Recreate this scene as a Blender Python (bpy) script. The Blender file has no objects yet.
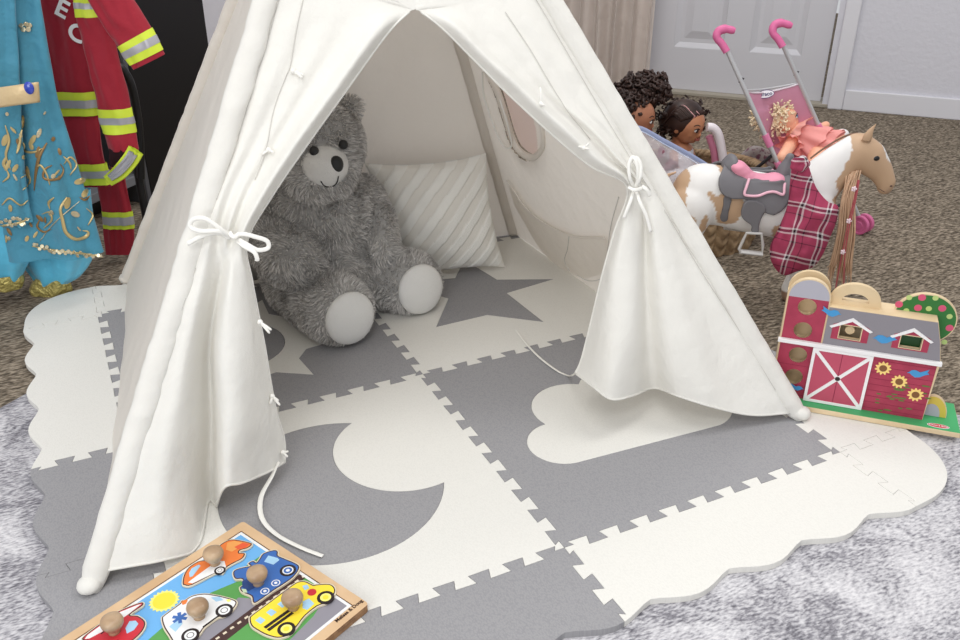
import bpy, bmesh, math, random
from mathutils import Vector, Matrix, noise
from mathutils.geometry import tessellate_polygon
from mathutils.bvhtree import BVHTree
random.seed(7)
PI = math.pi
scene = bpy.context.scene
COL = scene.collection
# ------------------------------------------------------------------ camera
FOC = 885.15
CAM = Vector((-0.60005, -1.52986, 1.00734))
YAW, PITCH, ROLL = 0.448717, 0.484801, 0.00132
_f0 = Vector((math.sin(YAW), math.cos(YAW), 0)); _r0 = Vector((math.cos(YAW), -math.sin(YAW), 0)); _u0 = Vector((0, 0, 1))
FW = _f0*math.cos(PITCH) - _u0*math.sin(PITCH); _up = _u0*math.cos(PITCH) + _f0*math.sin(PITCH)
RI = _r0*math.cos(ROLL) + _up*math.sin(ROLL); UP = _up*math.cos(ROLL) - _r0*math.sin(ROLL)
cam_d = bpy.data.cameras.new('camera'); cam = bpy.data.objects.new('camera', cam_d); COL.objects.link(cam)
cam.matrix_world = Matrix(((RI.x, UP.x, -FW.x, CAM.x), (RI.y, UP.y, -FW.y, CAM.y), (RI.z, UP.z, -FW.z, CAM.z), (0, 0, 0, 1)))
cam_d.sensor_width = 36; cam_d.lens = FOC*36/960; cam_d.clip_start = 0.05
scene.camera = cam
FLOOR_Z = -0.004
MAT_Z = 0.012

def ray(px, py): return FW + RI*((px-480)/FOC) - UP*((py-320)/FOC)
def gz(px, py, z=MAT_Z):                     # survey a point of a horizontal surface
    d = ray(px, py); return CAM + d*((z-CAM.z)/d.z)
class Plane:                                  # a measured upright (or tilted) plane in the room
    def __init__(s, o, n, up=(0, 0, 1)):
        s.o = Vector(o); s.n = Vector(n).normalized()
        s.r = Vector(up).cross(s.n).normalized()
        if s.r.dot(RI) < 0: s.r = -s.r
        s.u = s.n.cross(s.r).normalized()
        if s.u.z < 0: s.u = -s.u
        if s.n.dot(CAM - s.o) < 0: s.n = -s.n
    def at(s, px, py, off=0.0):
        d = ray(px, py); o = s.o + s.n*off
        return CAM + d*(((o-CAM).dot(s.n))/d.dot(s.n))
    def loc(s, px, py, off=0.0):
        p = s.at(px, py, off) - s.o
        return Vector((p.dot(s.r), p.dot(s.u)))
    def w(s, a, b, off=0.0): return s.o + s.r*a + s.u*b + s.n*off
FH = Vector((FW.x, FW.y, 0)).normalized()     # level direction into the room
RH = Vector((RI.x, RI.y, 0)).normalized()

# ------------------------------------------------------------------ materials
def lin(c):
    c = c/255.0
    return c/12.92 if c <= 0.04045 else ((c+0.055)/1.055)**2.4
def rgb(c): return (lin(c[0]), lin(c[1]), lin(c[2]), 1)
MATS = {}
def nd(nt, t, **kw):
    n = nt.nodes.new(t)
    for k, v in kw.items(): setattr(n, k, v)
    return n
def mat(name, c, rough=0.6, bump=None, var=None, metal=0.0, transl=0.0, spec=0.3, sheen=0.0, alpha=1.0, trans=0.0, coat=0.0):
    """bump=(scale,strength,distance); var=(scale,colour2,contrast lo,hi)"""
    if name in MATS: return MATS[name]
    m = bpy.data.materials.new(name); m.use_nodes = True; nt = m.node_tree
    b = nt.nodes['Principled BSDF']; out = nt.nodes['Material Output']
    b.inputs['Base Color'].default_value = rgb(c); b.inputs['Roughness'].default_value = rough
    b.inputs['Metallic'].default_value = metal; b.inputs['Specular IOR Level'].default_value = spec
    b.inputs['Sheen Weight'].default_value = sheen; b.inputs['Alpha'].default_value = alpha
    b.inputs['Transmission Weight'].default_value = trans; b.inputs['Coat Weight'].default_value = coat
    tc = None
    if bump or var:
        tc = nd(nt, 'ShaderNodeTexCoord')
    colsock = None
    if var:
        n = nd(nt, 'ShaderNodeTexNoise'); n.inputs['Scale'].default_value = var[0]; n.inputs['Detail'].default_value = 5
        nt.links.new(tc.outputs['Object'], n.inputs['Vector'])
        r = nd(nt, 'ShaderNodeValToRGB'); r.color_ramp.elements[0].position = var[2]; r.color_ramp.elements[1].position = var[3]
        r.color_ramp.elements[0].color = rgb(c); r.color_ramp.elements[1].color = rgb(var[1])
        nt.links.new(n.outputs['Fac'], r.inputs['Fac']); nt.links.new(r.outputs['Color'], b.inputs['Base Color']); colsock = r.outputs['Color']
    if bump:
        n = nd(nt, 'ShaderNodeTexNoise'); n.inputs['Scale'].default_value = bump[0]; n.inputs['Detail'].default_value = 4
        nt.links.new(tc.outputs['Object'], n.inputs['Vector'])
        bp = nd(nt, 'ShaderNodeBump'); bp.inputs['Strength'].default_value = bump[1]; bp.inputs['Distance'].default_value = bump[2]
        nt.links.new(n.outputs['Fac'], bp.inputs['Height']); nt.links.new(bp.outputs['Normal'], b.inputs['Normal'])
    if transl > 0:
        t = nd(nt, 'ShaderNodeBsdfTranslucent'); t.inputs['Color'].default_value = rgb(c)
        if colsock: nt.links.new(colsock, t.inputs['Color'])
        mx = nd(nt, 'ShaderNodeMixShader'); mx.inputs['Fac'].default_value = transl
        nt.links.new(b.outputs['BSDF'], mx.inputs[1]); nt.links.new(t.outputs['BSDF'], mx.inputs[2]); nt.links.new(mx.outputs['Shader'], out.inputs['Surface'])
    MATS[name] = m
    return m
def attr_mat(name, rough=0.5, bump=None, spec=0.3, attr='Col'):
    m = mat(name, (200, 200, 200), rough, bump, spec=spec)
    nt = m.node_tree; a = nd(nt, 'ShaderNodeVertexColor'); a.layer_name = attr
    nt.links.new(a.outputs['Color'], nt.nodes['Principled BSDF'].inputs['Base Color'])
    return m

# ------------------------------------------------------------------ mesh helpers
class MB:
    def __init__(s): s.v = []; s.f = []; s.mi = []
    def add(s, vs, fs, mi=0):
        o = len(s.v); s.v += [Vector(x) for x in vs]
        for f in fs: s.f.append(tuple(o+i for i in f)); s.mi.append(mi)
        return s
    def box(s, c, size, rot=None, mi=0):
        hx, hy, hz = size[0]/2, size[1]/2, size[2]/2
        vs = [Vector((x*hx, y*hy, z*hz)) for x in (-1, 1) for y in (-1, 1) for z in (-1, 1)]
        if rot is not None: vs = [rot @ x for x in vs]
        return s.add([Vector(c)+x for x in vs], [(0, 1, 3, 2), (4, 6, 7, 5), (0, 4, 5, 1), (2, 3, 7, 6), (0, 2, 6, 4), (1, 5, 7, 3)], mi)
    def tube(s, pts, r, seg=8, caps=True, flat=1.0, closed=False, mi=0, nrm=None):
        pts = [Vector(p) for p in pts]; n = len(pts)
        rr = r if isinstance(r, (list, tuple)) else [r]*n
        ts = []
        for i in range(n):
            a = pts[(i-1) % n] if (i > 0 or closed) else pts[i]; b = pts[(i+1) % n] if (i < n-1 or closed) else pts[i]
            t = b-a; ts.append(t.normalized() if t.length > 1e-9 else Vector((0, 0, 1)))
        ref = Vector(nrm) if nrm is not None else (Vector((0, 0, 1)) if abs(ts[0].z) < .9 else Vector((1, 0, 0)))
        nn = (ref - ts[0]*ref.dot(ts[0])).normalized()
        vs = []
        for i in range(n):
            if nrm is not None: nn = Vector(nrm)
            q = nn - ts[i]*nn.dot(ts[i]); nn = q.normalized() if q.length > 1e-6 else nn
            bn = ts[i].cross(nn)
            for k in range(seg):
                a = 2*PI*k/seg; vs.append(pts[i] + (nn*math.cos(a)*flat + bn*math.sin(a))*rr[i])
        fs = []
        for i in range(n if closed else n-1):
            for k in range(seg):
                j = (i+1) % n
                fs.append((i*seg+k, i*seg+(k+1) % seg, j*seg+(k+1) % seg, j*seg+k))
        if caps and not closed: fs += [tuple(reversed(range(seg))), tuple((n-1)*seg+k for k in range(seg))]
        return s.add(vs, fs, mi)
    def lathe(s, prof, c=(0, 0, 0), axis=(0, 0, 1), seg=24, mi=0):
        axis = Vector(axis).normalized(); rot = Vector((0, 0, 1)).rotation_difference(axis).to_matrix(); c = Vector(c)
        vs = []; fs = []
        for (r, z) in prof:
            for k in range(seg):
                a = 2*PI*k/seg; vs.append(c + rot @ Vector((r*math.cos(a), r*math.sin(a), z)))
        m = len(prof)
        for i in range(m-1):
            for k in range(seg): fs.append((i*seg+k, i*seg+(k+1) % seg, (i+1)*seg+(k+1) % seg, (i+1)*seg+k))
        if prof[0][0] > 1e-6: fs.append(tuple(reversed(range(seg))))
        if prof[-1][0] > 1e-6: fs.append(tuple((m-1)*seg+k for k in range(seg)))
        return s.add(vs, fs, mi)
    def ball(s, c, r, seg=16, rings=10, rot=None, mi=0):
        rx, ry, rz = (r, r, r) if isinstance(r, (int, float)) else r
        vs = [Vector((0, 0, -rz))]
        for i in range(1, rings):
            t = -PI/2 + PI*i/rings
            for k in range(seg):
                a = 2*PI*k/seg; vs.append(Vector((rx*math.cos(t)*math.cos(a), ry*math.cos(t)*math.sin(a), rz*math.sin(t))))
        vs.append(Vector((0, 0, rz))); fs = []
        for k in range(seg):
            fs.append((0, 1+(k+1) % seg, 1+k)); fs.append((len(vs)-1, 1+(rings-2)*seg+k, 1+(rings-2)*seg+(k+1) % seg))
        for i in range(rings-2):
            for k in range(seg): fs.append((1+i*seg+k, 1+i*seg+(k+1) % seg, 1+(i+1)*seg+(k+1) % seg, 1+(i+1)*seg+k))
        if rot is not None: vs = [rot @ v for v in vs]
        return s.add([Vector(c)+v for v in vs], fs, mi)
    def grid(s, rows, closed=False, mi=0):
        m = len(rows); n = len(rows[0]); vs = [p for r in rows for p in r]; fs = []
        for i in range(m-1):
            for k in range(n if closed else n-1): fs.append((i*n+k, i*n+(k+1) % n, (i+1)*n+(k+1) % n, (i+1)*n+k))
        return s.add(vs, fs, mi)
    def poly(s, loops, fn, h0, h1, mi=0, mi_side=None):
        """extrude 2D loops (first outer, rest holes); fn(x,y,h)->world"""
        o = len(s.v); pts = [p for l in loops for p in l]; n = len(pts)
        tris = tessellate_polygon([[Vector((p[0], p[1], 0)) for p in l] for l in loops])
        s.v += [Vector(fn(p[0], p[1], h1)) for p in pts] + [Vector(fn(p[0], p[1], h0)) for p in pts]
        ms = mi if mi_side is None else mi_side
        for t in tris:
            a, b, c = [pts[i] for i in t]
            cr = (b[0]-a[0])*(c[1]-a[1])-(b[1]-a[1])*(c[0]-a[0])
            if abs(cr) < 1e-14: continue
            if cr < 0: t = (t[0], t[2], t[1])
            s.f.append((o+t[0], o+t[1], o+t[2])); s.mi.append(mi)
            s.f.append((o+n+t[0], o+n+t[2], o+n+t[1])); s.mi.append(ms)
        st = 0
        for l in loops:
            k = len(l)
            for i in range(k):
                j = (i+1) % k
                s.f.append((o+st+i, o+n+st+i, o+n+st+j, o+st+j)); s.mi.append(ms)
            st += k
        return s
    def build(s, name, mats, parent=None, smooth=True, sharp=40, fixn=True):
        me = bpy.data.meshes.new(name); me.from_pydata([tuple(v) for v in s.v], [], s.f)
        if not isinstance(mats, (list, tuple)): mats = [mats]
        for m in mats: me.materials.append(m)
        me.polygons.foreach_set('material_index', s.mi)
        if fixn:
            bm = bmesh.new(); bm.from_mesh(me); bmesh.ops.recalc_face_normals(bm, faces=bm.faces); bm.to_mesh(me); bm.free()
        if smooth:
            me.polygons.foreach_set('use_smooth', [True]*len(me.polygons))
            if sharp: me.set_sharp_from_angle(angle=math.radians(sharp))
        me.update()
        return link(name, me, parent)
def link(name, me, parent=None):
    o = bpy.data.objects.new(name, me); COL.objects.link(o)
    if parent is not None:
        o.parent = parent; o.matrix_parent_inverse = pw(parent).inverted()
    return o
def pw(o):
    m = o.matrix_basis.copy()
    if o.parent is not None: m = pw(o.parent) @ o.matrix_parent_inverse @ m
    return m
def tag(o, label, cat=None, group=None, kind=None):
    if label: o['label'] = label
    if cat: o['category'] = cat
    if group: o['group'] = group
    if kind: o['kind'] = kind
    return o
def thing(name, label, cat, loc=(0, 0, 0), group=None):
    o = bpy.data.objects.new(name, None); COL.objects.link(o); o.location = loc; o.empty_display_size = .05
    return tag(o, label, cat, group)
def bevel(o, w=.002, seg=2):
    m = o.modifiers.new('bevel', 'BEVEL'); m.width = w; m.segments = seg; m.limit_method = 'ANGLE'; m.angle_limit = math.radians(40); return o
def subsurf(o, n=1):
    m = o.modifiers.new('sub', 'SUBSURF'); m.levels = n; m.render_levels = n; return o
def solid(o, t, off=0):
    m = o.modifiers.new('solid', 'SOLIDIFY'); m.thickness = t; m.offset = off; return o
def bake(o):
    dg = bpy.context.evaluated_depsgraph_get(); dg.update()
    me = bpy.data.meshes.new_from_object(o.evaluated_get(dg)); return me
def blob(name, mb, voxel, mats, parent=None, smooth=6):
    """one continuous skin grown round overlapping volumes"""
    t = mb.build('tmp', mats, None)
    r = t.modifiers.new('r', 'REMESH'); r.mode = 'VOXEL'; r.voxel_size = voxel; r.use_smooth_shade = True
    if smooth: sm = t.modifiers.new('s', 'SMOOTH'); sm.iterations = smooth; sm.factor = .5
    me = bake(t); bpy.data.objects.remove(t); me.name = name
    if not me.materials:
        for m in (mats if isinstance(mats, (list, tuple)) else [mats]): me.materials.append(m)
    me.polygons.foreach_set('use_smooth', [True]*len(me.polygons))
    return link(name, me, parent)
def chain(mb, pts, n=6, seg=16, rings=10):
    """pts [(pos,r)], r number or (rx,ry,rz)"""
    for (a, ra), (b, rb) in zip(pts, pts[1:]):
        a, b = Vector(a), Vector(b)
        for i in range(n+1):
            t = i/n
            if isinstance(ra, (int, float)): r = ra+(rb-ra)*t
            else: r = tuple(ra[k]+(rb[k]-ra[k])*t for k in range(3))
            mb.ball(a.lerp(b, t), r, seg, rings)
def cr(pts, n):
    """Catmull-Rom through pts, n samples per span"""
    P = [Vector(p) for p in pts]; P = [P[0]*2-P[1]]+P+[P[-1]*2-P[-2]]; out = []
    for i in range(1, len(P)-2):
        for k in range(n):
            t = k/n; a, b, c, d = P[i-1], P[i], P[i+1], P[i+2]
            out.append(.5*((2*b)+(c-a)*t+(2*a-5*b+4*c-d)*t*t+(3*b-a-3*c+d)*t**3))
    out.append(P[-2]); return out
def surf(ctrl, nu, nv):
    rows = [cr(r, nu) for r in ctrl]; n = len(rows[0])
    cols = [cr([r[k] for r in rows], nv) for k in range(n)]
    return [[c[i] for c in cols] for i in range(len(cols[0]))]
def bvh_of(o):
    me = bake(o); mw = pw(o)
    b = BVHTree.FromPolygons([mw @ v.co for v in me.vertices], [tuple(p.vertices) for p in me.polygons]); bpy.data.meshes.remove(me); return b
def drape(px, py, bvh, off=0.0, fallback=None):
    d = ray(px, py).normalized(); h = bvh.ray_cast(CAM, d)
    if h[0] is None: return fallback.at(px, py) if fallback else None
    n = h[1] if h[1].dot(d) < 0 else -h[1]
    return h[0]+n*off
def inpoly(x, y, p):
    c = False; j = len(p)-1
    for i in range(len(p)):
        xi, yi = p[i][0], p[i][1]; xj, yj = p[j][0], p[j][1]
        if (yi > y) != (yj > y) and x < (xj-xi)*(y-yi)/(yj-yi)+xi: c = not c
        j = i
    return c
def edist(x, y, p):
    best = 1e9
    for i in range(len(p)):
        ax, ay = p[i-1][0], p[i-1][1]; bx, by = p[i][0], p[i][1]
        dx, dy = bx-ax, by-ay; l = dx*dx+dy*dy
        t = max(0, min(1, ((x-ax)*dx+(y-ay)*dy)/l)) if l > 0 else 0
        best = min(best, math.hypot(x-ax-t*dx, y-ay-t*dy))
    return best
def near(x, y, p):
    best = (1e9, x, y)
    for i in range(len(p)):
        ax, ay = p[i-1][0], p[i-1][1]; dx, dy = p[i][0]-ax, p[i][1]-ay; l = dx*dx+dy*dy
        t = max(0, min(1, ((x-ax)*dx+(y-ay)*dy)/l)) if l > 0 else 0
        d = math.hypot(x-ax-t*dx, y-ay-t*dy)
        if d < best[0]: best = (d, ax+t*dx, ay+t*dy)
    return best[1], best[2]
def smooth2(p, n=4, closed=True):
    """smooth a closed 2D outline"""
    P = [Vector((a[0], a[1], 0)) for a in p]; m = len(P); out = []
    for i in range(m):
        a, b, c, d = P[i-1], P[i], P[(i+1) % m], P[(i+2) % m]
        for k in range(n):
            t = k/n; q = .5*((2*b)+(c-a)*t+(2*a-5*b+4*c-d)*t*t+(3*b-a-3*c+d)*t**3); out.append((q.x, q.y))
    return out
def circ(cx, cy, r, n=32, ry=None): return [(cx+r*math.cos(2*PI*k/n), cy+(ry or r)*math.sin(2*PI*k/n)) for k in range(n)]
def text_mesh(s, size, extrude=0.0004, bold=0.0):
    c = bpy.data.curves.new('t', 'FONT'); c.body = s; c.size = size; c.align_x = 'CENTER'; c.align_y = 'CENTER'; c.extrude = extrude; c.offset = bold
    o = bpy.data.objects.new('t', c); COL.objects.link(o); me = bake(o); bpy.data.objects.remove(o); bpy.data.curves.remove(c); return me
def text_on(name, s, size, m, o, r, u, parent, bold=0.0):
    me = text_mesh(s, size, bold=bold); r = Vector(r).normalized(); u = Vector(u).normalized(); n = r.cross(u); o = Vector(o)
    for v in me.vertices: v.co = o + r*v.co.x + u*v.co.y + n*v.co.z
    me.materials.clear(); me.materials.append(m); me.name = name
    return link(name, me, parent)
def tubo(name, pts, r, m, parent=None, seg=8, flat=1.0, n=4, closed=False, nrm=None):
    p = cr(pts, n) if n > 1 else pts
    return MB().tube(p, r, seg, flat=flat, closed=closed, nrm=nrm).build(name, m, parent, sharp=60)

# ================================================================== SETTING
def carpet_mat():
    m = mat('carpet', (120, 108, 92), .95, spec=.1); nt = m.node_tree; b = nt.nodes['Principled BSDF']
    tc = nd(nt, 'ShaderNodeTexCoord'); mp = nd(nt, 'ShaderNodeMapping'); mp.inputs['Rotation'].default_value = (0, 0, math.radians(27)); mp.inputs['Scale'].default_value = (70, 190, 100)
    nt.links.new(tc.outputs['Object'], mp.inputs['Vector'])
    n = nd(nt, 'ShaderNodeTexNoise'); n.inputs['Scale'].default_value = 1.0; n.inputs['Detail'].default_value = 3
    nt.links.new(mp.outputs['Vector'], n.inputs['Vector'])
    r = nd(nt, 'ShaderNodeValToRGB'); e = r.color_ramp.elements
    e[0].position = .33; e[0].color = rgb((72, 64, 56)); e[1].position = .68; e[1].color = rgb((168, 155, 138))
    k = e.new(.5); k.color = rgb((122, 111, 97))
    nt.links.new(n.outputs['Fac'], r.inputs['Fac']); nt.links.new(r.outputs['Color'], b.inputs['Base Color'])
    bp = nd(nt, 'ShaderNodeBump'); bp.inputs['Strength'].default_value = .8; bp.inputs['Distance'].default_value = .006
    nt.links.new(n.outputs['Fac'], bp.inputs['Height']); nt.links.new(bp.outputs['Normal'], b.inputs['Normal']); return m
def rug_mat():
    m = mat('rug', (200, 198, 203), .95, spec=.1); nt = m.node_tree; b = nt.nodes['Principled BSDF']
    tc = nd(nt, 'ShaderNodeTexCoord')
    n = nd(nt, 'ShaderNodeTexNoise'); n.inputs['Scale'].default_value = 7; n.inputs['Detail'].default_value = 9; n.inputs['Roughness'].default_value = .78; n.inputs['Distortion'].default_value = .5
    nt.links.new(tc.outputs['Object'], n.inputs['Vector'])
    mp = nd(nt, 'ShaderNodeMapping'); mp.inputs['Scale'].default_value = (90, 240, 60); mp.inputs['Rotation'].default_value = (0, 0, .45); nt.links.new(tc.outputs['Object'], mp.inputs['Vector'])
    n2 = nd(nt, 'ShaderNodeTexNoise'); n2.inputs['Scale'].default_value = 1; n2.inputs['Detail'].default_value = 2; nt.links.new(mp.outputs['Vector'], n2.inputs['Vector'])
    ad = nd(nt, 'ShaderNodeMath', operation='MULTIPLY_ADD'); ad.inputs[1].default_value = .62
    nt.links.new(n2.outputs['Fac'], ad.inputs[0]); nt.links.new(n.outputs['Fac'], ad.inputs[2])
    r = nd(nt, 'ShaderNodeValToRGB'); e = r.color_ramp.elements
    e[0].position = .60; e[0].color = rgb((96, 94, 101)); e[1].position = 1.0; e[1].color = rgb((222, 220, 222))
    k = e.new(.73); k.color = rgb((143, 141, 147)); k = e.new(.85); k.color = rgb((192, 190, 194))
    nt.links.new(ad.outputs[0], r.inputs['Fac']); nt.links.new(r.outputs['Color'], b.inputs['Base Color'])
    bp = nd(nt, 'ShaderNodeBump'); bp.inputs['Strength'].default_value = .5; bp.inputs['Distance'].default_value = .003
    nt.links.new(n2.outputs['Fac'], bp.inputs['Height']); nt.links.new(bp.outputs['Normal'], b.inputs['Normal']); return m
M_wall = mat('wall_paint', (214, 213, 220), .8, bump=(55, .35, .006))
M_trim = mat('trim_paint', (222, 221, 226), .45)
M_door = mat('door_paint', (208, 207, 212), .45)
fl = MB().box((0.8, 1.0, FLOOR_Z-.03), (7.6, 8.0, .06)).build('floor', carpet_mat(), smooth=False); tag(fl, 'brown flecked loop pile carpet floor', kind='structure')
# the door wall: surveyed from the skirting and threshold line on the carpet
P0 = gz(660, 93, FLOOR_Z); P1 = gz(957, 119.5, FLOOR_Z)
wd = (P1-P0); wd.z = 0; wd.normalize(); wn = Vector((-wd.y, wd.x, 0))
if wn.dot(CAM-P0) < 0: wn = -wn
def wp(s, z, off=0.0): return Vector((P0.x, P0.y, 0)) + wd*s + Vector((0, 0, z)) + wn*off
PW = Plane(P0, wn)
def wbox(name, s0, s1, z0, z1, o0, o1, m, parent=None, bev=.003):
    mb = MB(); c = [wp(s, z, o) for s in (s0, s1) for o in (o0, o1) for z in (z0, z1)]
    mb.add(c, [(0, 1, 3, 2), (4, 6, 7, 5), (0, 4, 5, 1), (2, 3, 7, 6), (0, 2, 6, 4), (1, 5, 7, 3)])
    o = mb.build(name, m, parent, smooth=False)
    if bev: bevel(o, bev)
    return o
def ws(px, py, off=0.0): return (PW.at(px, py, off)-P0).dot(wd)
s_jamb = ws(838, 100); s_cas = ws(846, 100)
s_c0 = ws(829, 98); s_c1 = ws(843.5, 100); s_door1 = s_c0-.035; s_door0 = s_door1-.80
WALL_H = 2.5
# wall with an opening for the door
mb = MB()
for (a, b_, z0, z1) in ((-2.6, s_door0-.01, FLOOR_Z, WALL_H), (s_door1+.01, 2.6, FLOOR_Z, WALL_H), (s_door0-.01, s_door1+.01, 2.05, WALL_H)):
    c = [wp(s, z, o) for s in (a, b_) for o in (-.14, 0) for z in (z0, z1)]
    mb.add(c, [(0, 1, 3, 2), (4, 6, 7, 5), (0, 4, 5, 1), (2, 3, 7, 6), (0, 2, 6, 4), (1, 5, 7, 3)])
tag(mb.build('wall_right', M_wall, smooth=False), 'white orange peel textured wall beside the panel door', kind='structure')
wbox('baseboard_right', s_c1, 2.6, FLOOR_Z, .085, 0, .014, M_trim, bev=.004); tag(bpy.data.objects['baseboard_right'], 'white baseboard along the textured wall', kind='structure')
wbox('trim_1', s_c0, s_c1, FLOOR_Z, 2.10, 0, .022, M_trim, bev=.006); tag(bpy.data.objects['trim_1'], 'white door casing to the right of the door', kind='structure')
wbox('trim_2', s_door0-.09, s_door0-.02, FLOOR_Z, 2.10, 0, .022, M_trim, bev=.006); tag(bpy.data.objects['trim_2'], 'white door casing behind the curtain', kind='structure')
# panel door, recessed in the jamb
def door():
    dz = -.045; u = []
    d = MB(); s0, s1, z0, z1 = s_door0, s_door1, .012, 2.04
    ztop = PW.at(750, 52, dz).z; 
    W = (s1-s0); st = .115; mid = .12; pw_ = (W-2*st-mid)/2
    xs = [s0+st, s0+st+pw_, s0+st+pw_+mid, s1-st]
    rows = [(ztop, ztop+.62), (ztop+.74, ztop+1.30)]
    rows = [r for r in rows if r[1] < 1.95]
    holes = [(xs[0], xs[1]), (xs[2], xs[3])]
    outer = [(s0, z0), (s1, z0), (s1, z1), (s0, z1)]
    loops = [outer]
    for (a, b_) in holes:
        for (c, e) in rows: loops.append([(a, c), (a, e), (b_, e), (b_, c)])
    d.poly(loops, lambda x, y, h: wp(x, y, dz+h), -.035, 0)
    o = d.build('door_1', M_door, smooth=False); bevel(o, .002)
    tag(o, 'white raised panel door behind the pink stroller', kind='structure')
    for (a, b_) in holes:
        for (c, e) in rows:
            p = MB(); ins = [(0, -.0), (.022, -.014), (.04, -.014), (.075, -.004)]
            rws = []
            for (k, h) in ins:
                rws.append([wp(a+k, c+k, dz+h), wp(b_-k, c+k, dz+h), wp(b_-k, e-k, dz+h), wp(a+k, e-k, dz+h)])
            p.grid(rws, closed=True); p.add(rws[-1], [(0, 1, 2, 3)])
            p.build('door_panel', M_door, o, smooth=False)
    kn = MB(); kc = wp(s0+.06, .95, dz)
    kn.lathe([(.03, 0), (.03, .008), (.012, .012), (.012, .035), (.026, .045), (.028, .06), (.018, .072), (0, .074)], kc, wn, 20)
    kn.build('door_knob', mat('brushed_nickel', (170, 168, 165), .3, metal=1.0), o)
    return o
DOOR = door()
th = wbox('trim_3', s_door0-.02, s_c0, FLOOR_Z, .012, -.14, .004, mat('threshold', (168, 160, 146), .5), bev=.003); tag(th, 'thin tan threshold strip under the door', kind='structure')
# back wall at right angles to it, behind the black cabinet
bw0 = Vector((-.52, 1.80, 0)); bd = wn*-1
bdir = Vector((wn.x, wn.y, 0)); bdir = bdir if bdir.x > 0 else -bdir
bn = Vector((-bdir.y, bdir.x, 0)); bn = bn if bn.dot(CAM-bw0) > 0 else -bn
s_end = ((Vector((P0.x, P0.y, 0))-bw0).dot(wn))/bdir.dot(wn)
mb = MB(); c = [bw0+bdir*s+Vector((0, 0, z))-bn*o for s in (-1.6, s_end) for o in (.12, 0) for z in (FLOOR_Z, WALL_H)]
mb.add(c, [(0, 1, 3, 2), (4, 6, 7, 5), (0, 4, 5, 1), (2, 3, 7, 6), (0, 2, 6, 4), (1, 5, 7, 3)])
tag(mb.build('wall_back', mat('wall_paint_back', (226, 224, 230), .8, bump=(60, .35, .006)), smooth=False), 'white textured wall behind the black cabinet', kind='structure')
# ------------------------------------------------------------------ rug
RC = Vector((-.12, .80)); e1 = Vector((-.8, -.6)); e2 = Vector((.6, -.8))
mb = MB(); q = [RC, RC+e1*2.2, RC+e1*2.2+e2*2.6, RC+e2*2.6]
mb.poly([[(p.x, p.y) for p in q]], lambda x, y, h: Vector((x, y, h)), FLOOR_Z, 0)
tag(bevel(mb.build('area_rug', rug_mat(), smooth=False), .0015), 'pale grey and white mottled low pile rug under the play mat', 'rug')

# ------------------------------------------------------------------ jigsaw play mat
T = .6; DEP = .0095; BW = .292*T
def foam(name, c, c2):
    m = mat(name, c, .75, spec=.25); nt = m.node_tree; b = nt.nodes['Principled BSDF']
    tc = nd(nt, 'ShaderNodeTexCoord'); mp = nd(nt, 'ShaderNodeMapping'); mp.inputs['Scale'].default_value = (430, 260, 1); mp.inputs['Rotation'].default_value = (0, 0, .25)
    nt.links.new(tc.outputs['Object'], mp.inputs['Vector'])
    v = nd(nt, 'ShaderNodeTexVoronoi'); v.inputs['Scale'].default_value = 1.0; nt.links.new(mp.outputs['Vector'], v.inputs['Vector'])
    r = nd(nt, 'ShaderNodeValToRGB'); r.color_ramp.elements[0].color = rgb(c); r.color_ramp.elements[1].color = rgb(c2); r.color_ramp.elements[0].position = .35; r.color_ramp.elements[1].position = .8
    nt.links.new(v.outputs['Distance'], r.inputs['Fac']); nt.links.new(r.outputs['Color'], b.inputs['Base Color'])
    bp = nd(nt, 'ShaderNodeBump'); bp.inputs['Strength'].default_value = .25; bp.inputs['Distance'].default_value = .0006
    nt.links.new(v.outputs['Distance'], bp.inputs['Height']); nt.links.new(bp.outputs['Normal'], b.inputs['Normal']); return m
M_fw = foam('foam_white', (228, 226, 220), (224, 222, 216)); M_fg = foam('foam_grey', (156, 155, 157), (147, 146, 149))
def jig(p, q, n):
    """shared dovetailed joint from p to q with n teeth"""
    p = Vector(p); q = Vector(q); L = (q-p).length; t = (q-p)/L; nn = Vector((-t.y, t.x)); P = L/n; e = .05*P; out = [p]
    for k in range(n):
        a = (k+.25)*P; b = (k+.75)*P
        j_ = .0004*math.sin(2.3*k+1); la = 0 if k == 0 else -DEP+j_; lb = 0 if k == n-1 else -DEP-.0003*math.cos(1.7*k)
        out += [p+t*(a+e)+nn*la, p+t*(a-e)+nn*(DEP+j_), p+t*(b+e)+nn*(DEP-j_*.7), p+t*(b-e)+nn*lb]
    out.append(q); return out
def inset(p, d):
    out = []; n = len(p)
    ar = sum(p[i-1][0]*p[i][1]-p[i][0]*p[i-1][1] for i in range(n)); sg = 1 if ar > 0 else -1
    for i in range(n):
        a, b, c = Vector(p[i-1]), Vector(p[i]), Vector(p[(i+1) % n])
        t1 = (b-a); t2 = (c-b)
        if t1.length < 1e-7 or t2.length < 1e-7: out.append(tuple(b)); continue
        t1.normalize(); t2.normalize(); m = Vector((-t1.y-t2.y, t1.x+t2.x))
        if m.length < 1e-5: out.append(tuple(b)); continue
        m.normalize(); k = max(.5, m.dot(Vector((-t1.y, t1.x)))); out.append(tuple(b+m*(sg*d/k)))
    return out
def joinp(*parts):
    out = []
    for p in parts:
        for v in p:
            if not out or (Vector(v)-Vector(out[-1])).length > 1e-6: out.append(Vector(v))
    if (out[0]-out[-1]).length < 1e-6: out.pop()
    return out
flat = lambda x, y, h: Vector((x, y, h))
def piece(name, outline, m, label, group, holes=(), gap=.00035):
    mb = MB(); mb.poly([inset(outline, gap)]+[list(h) for h in holes], flat, .0002, MAT_Z)
    o = bevel(mb.build(name, m, smooth=False), .0009, 2); return tag(o, label, 'play mat tile', group)
J = {}
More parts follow.
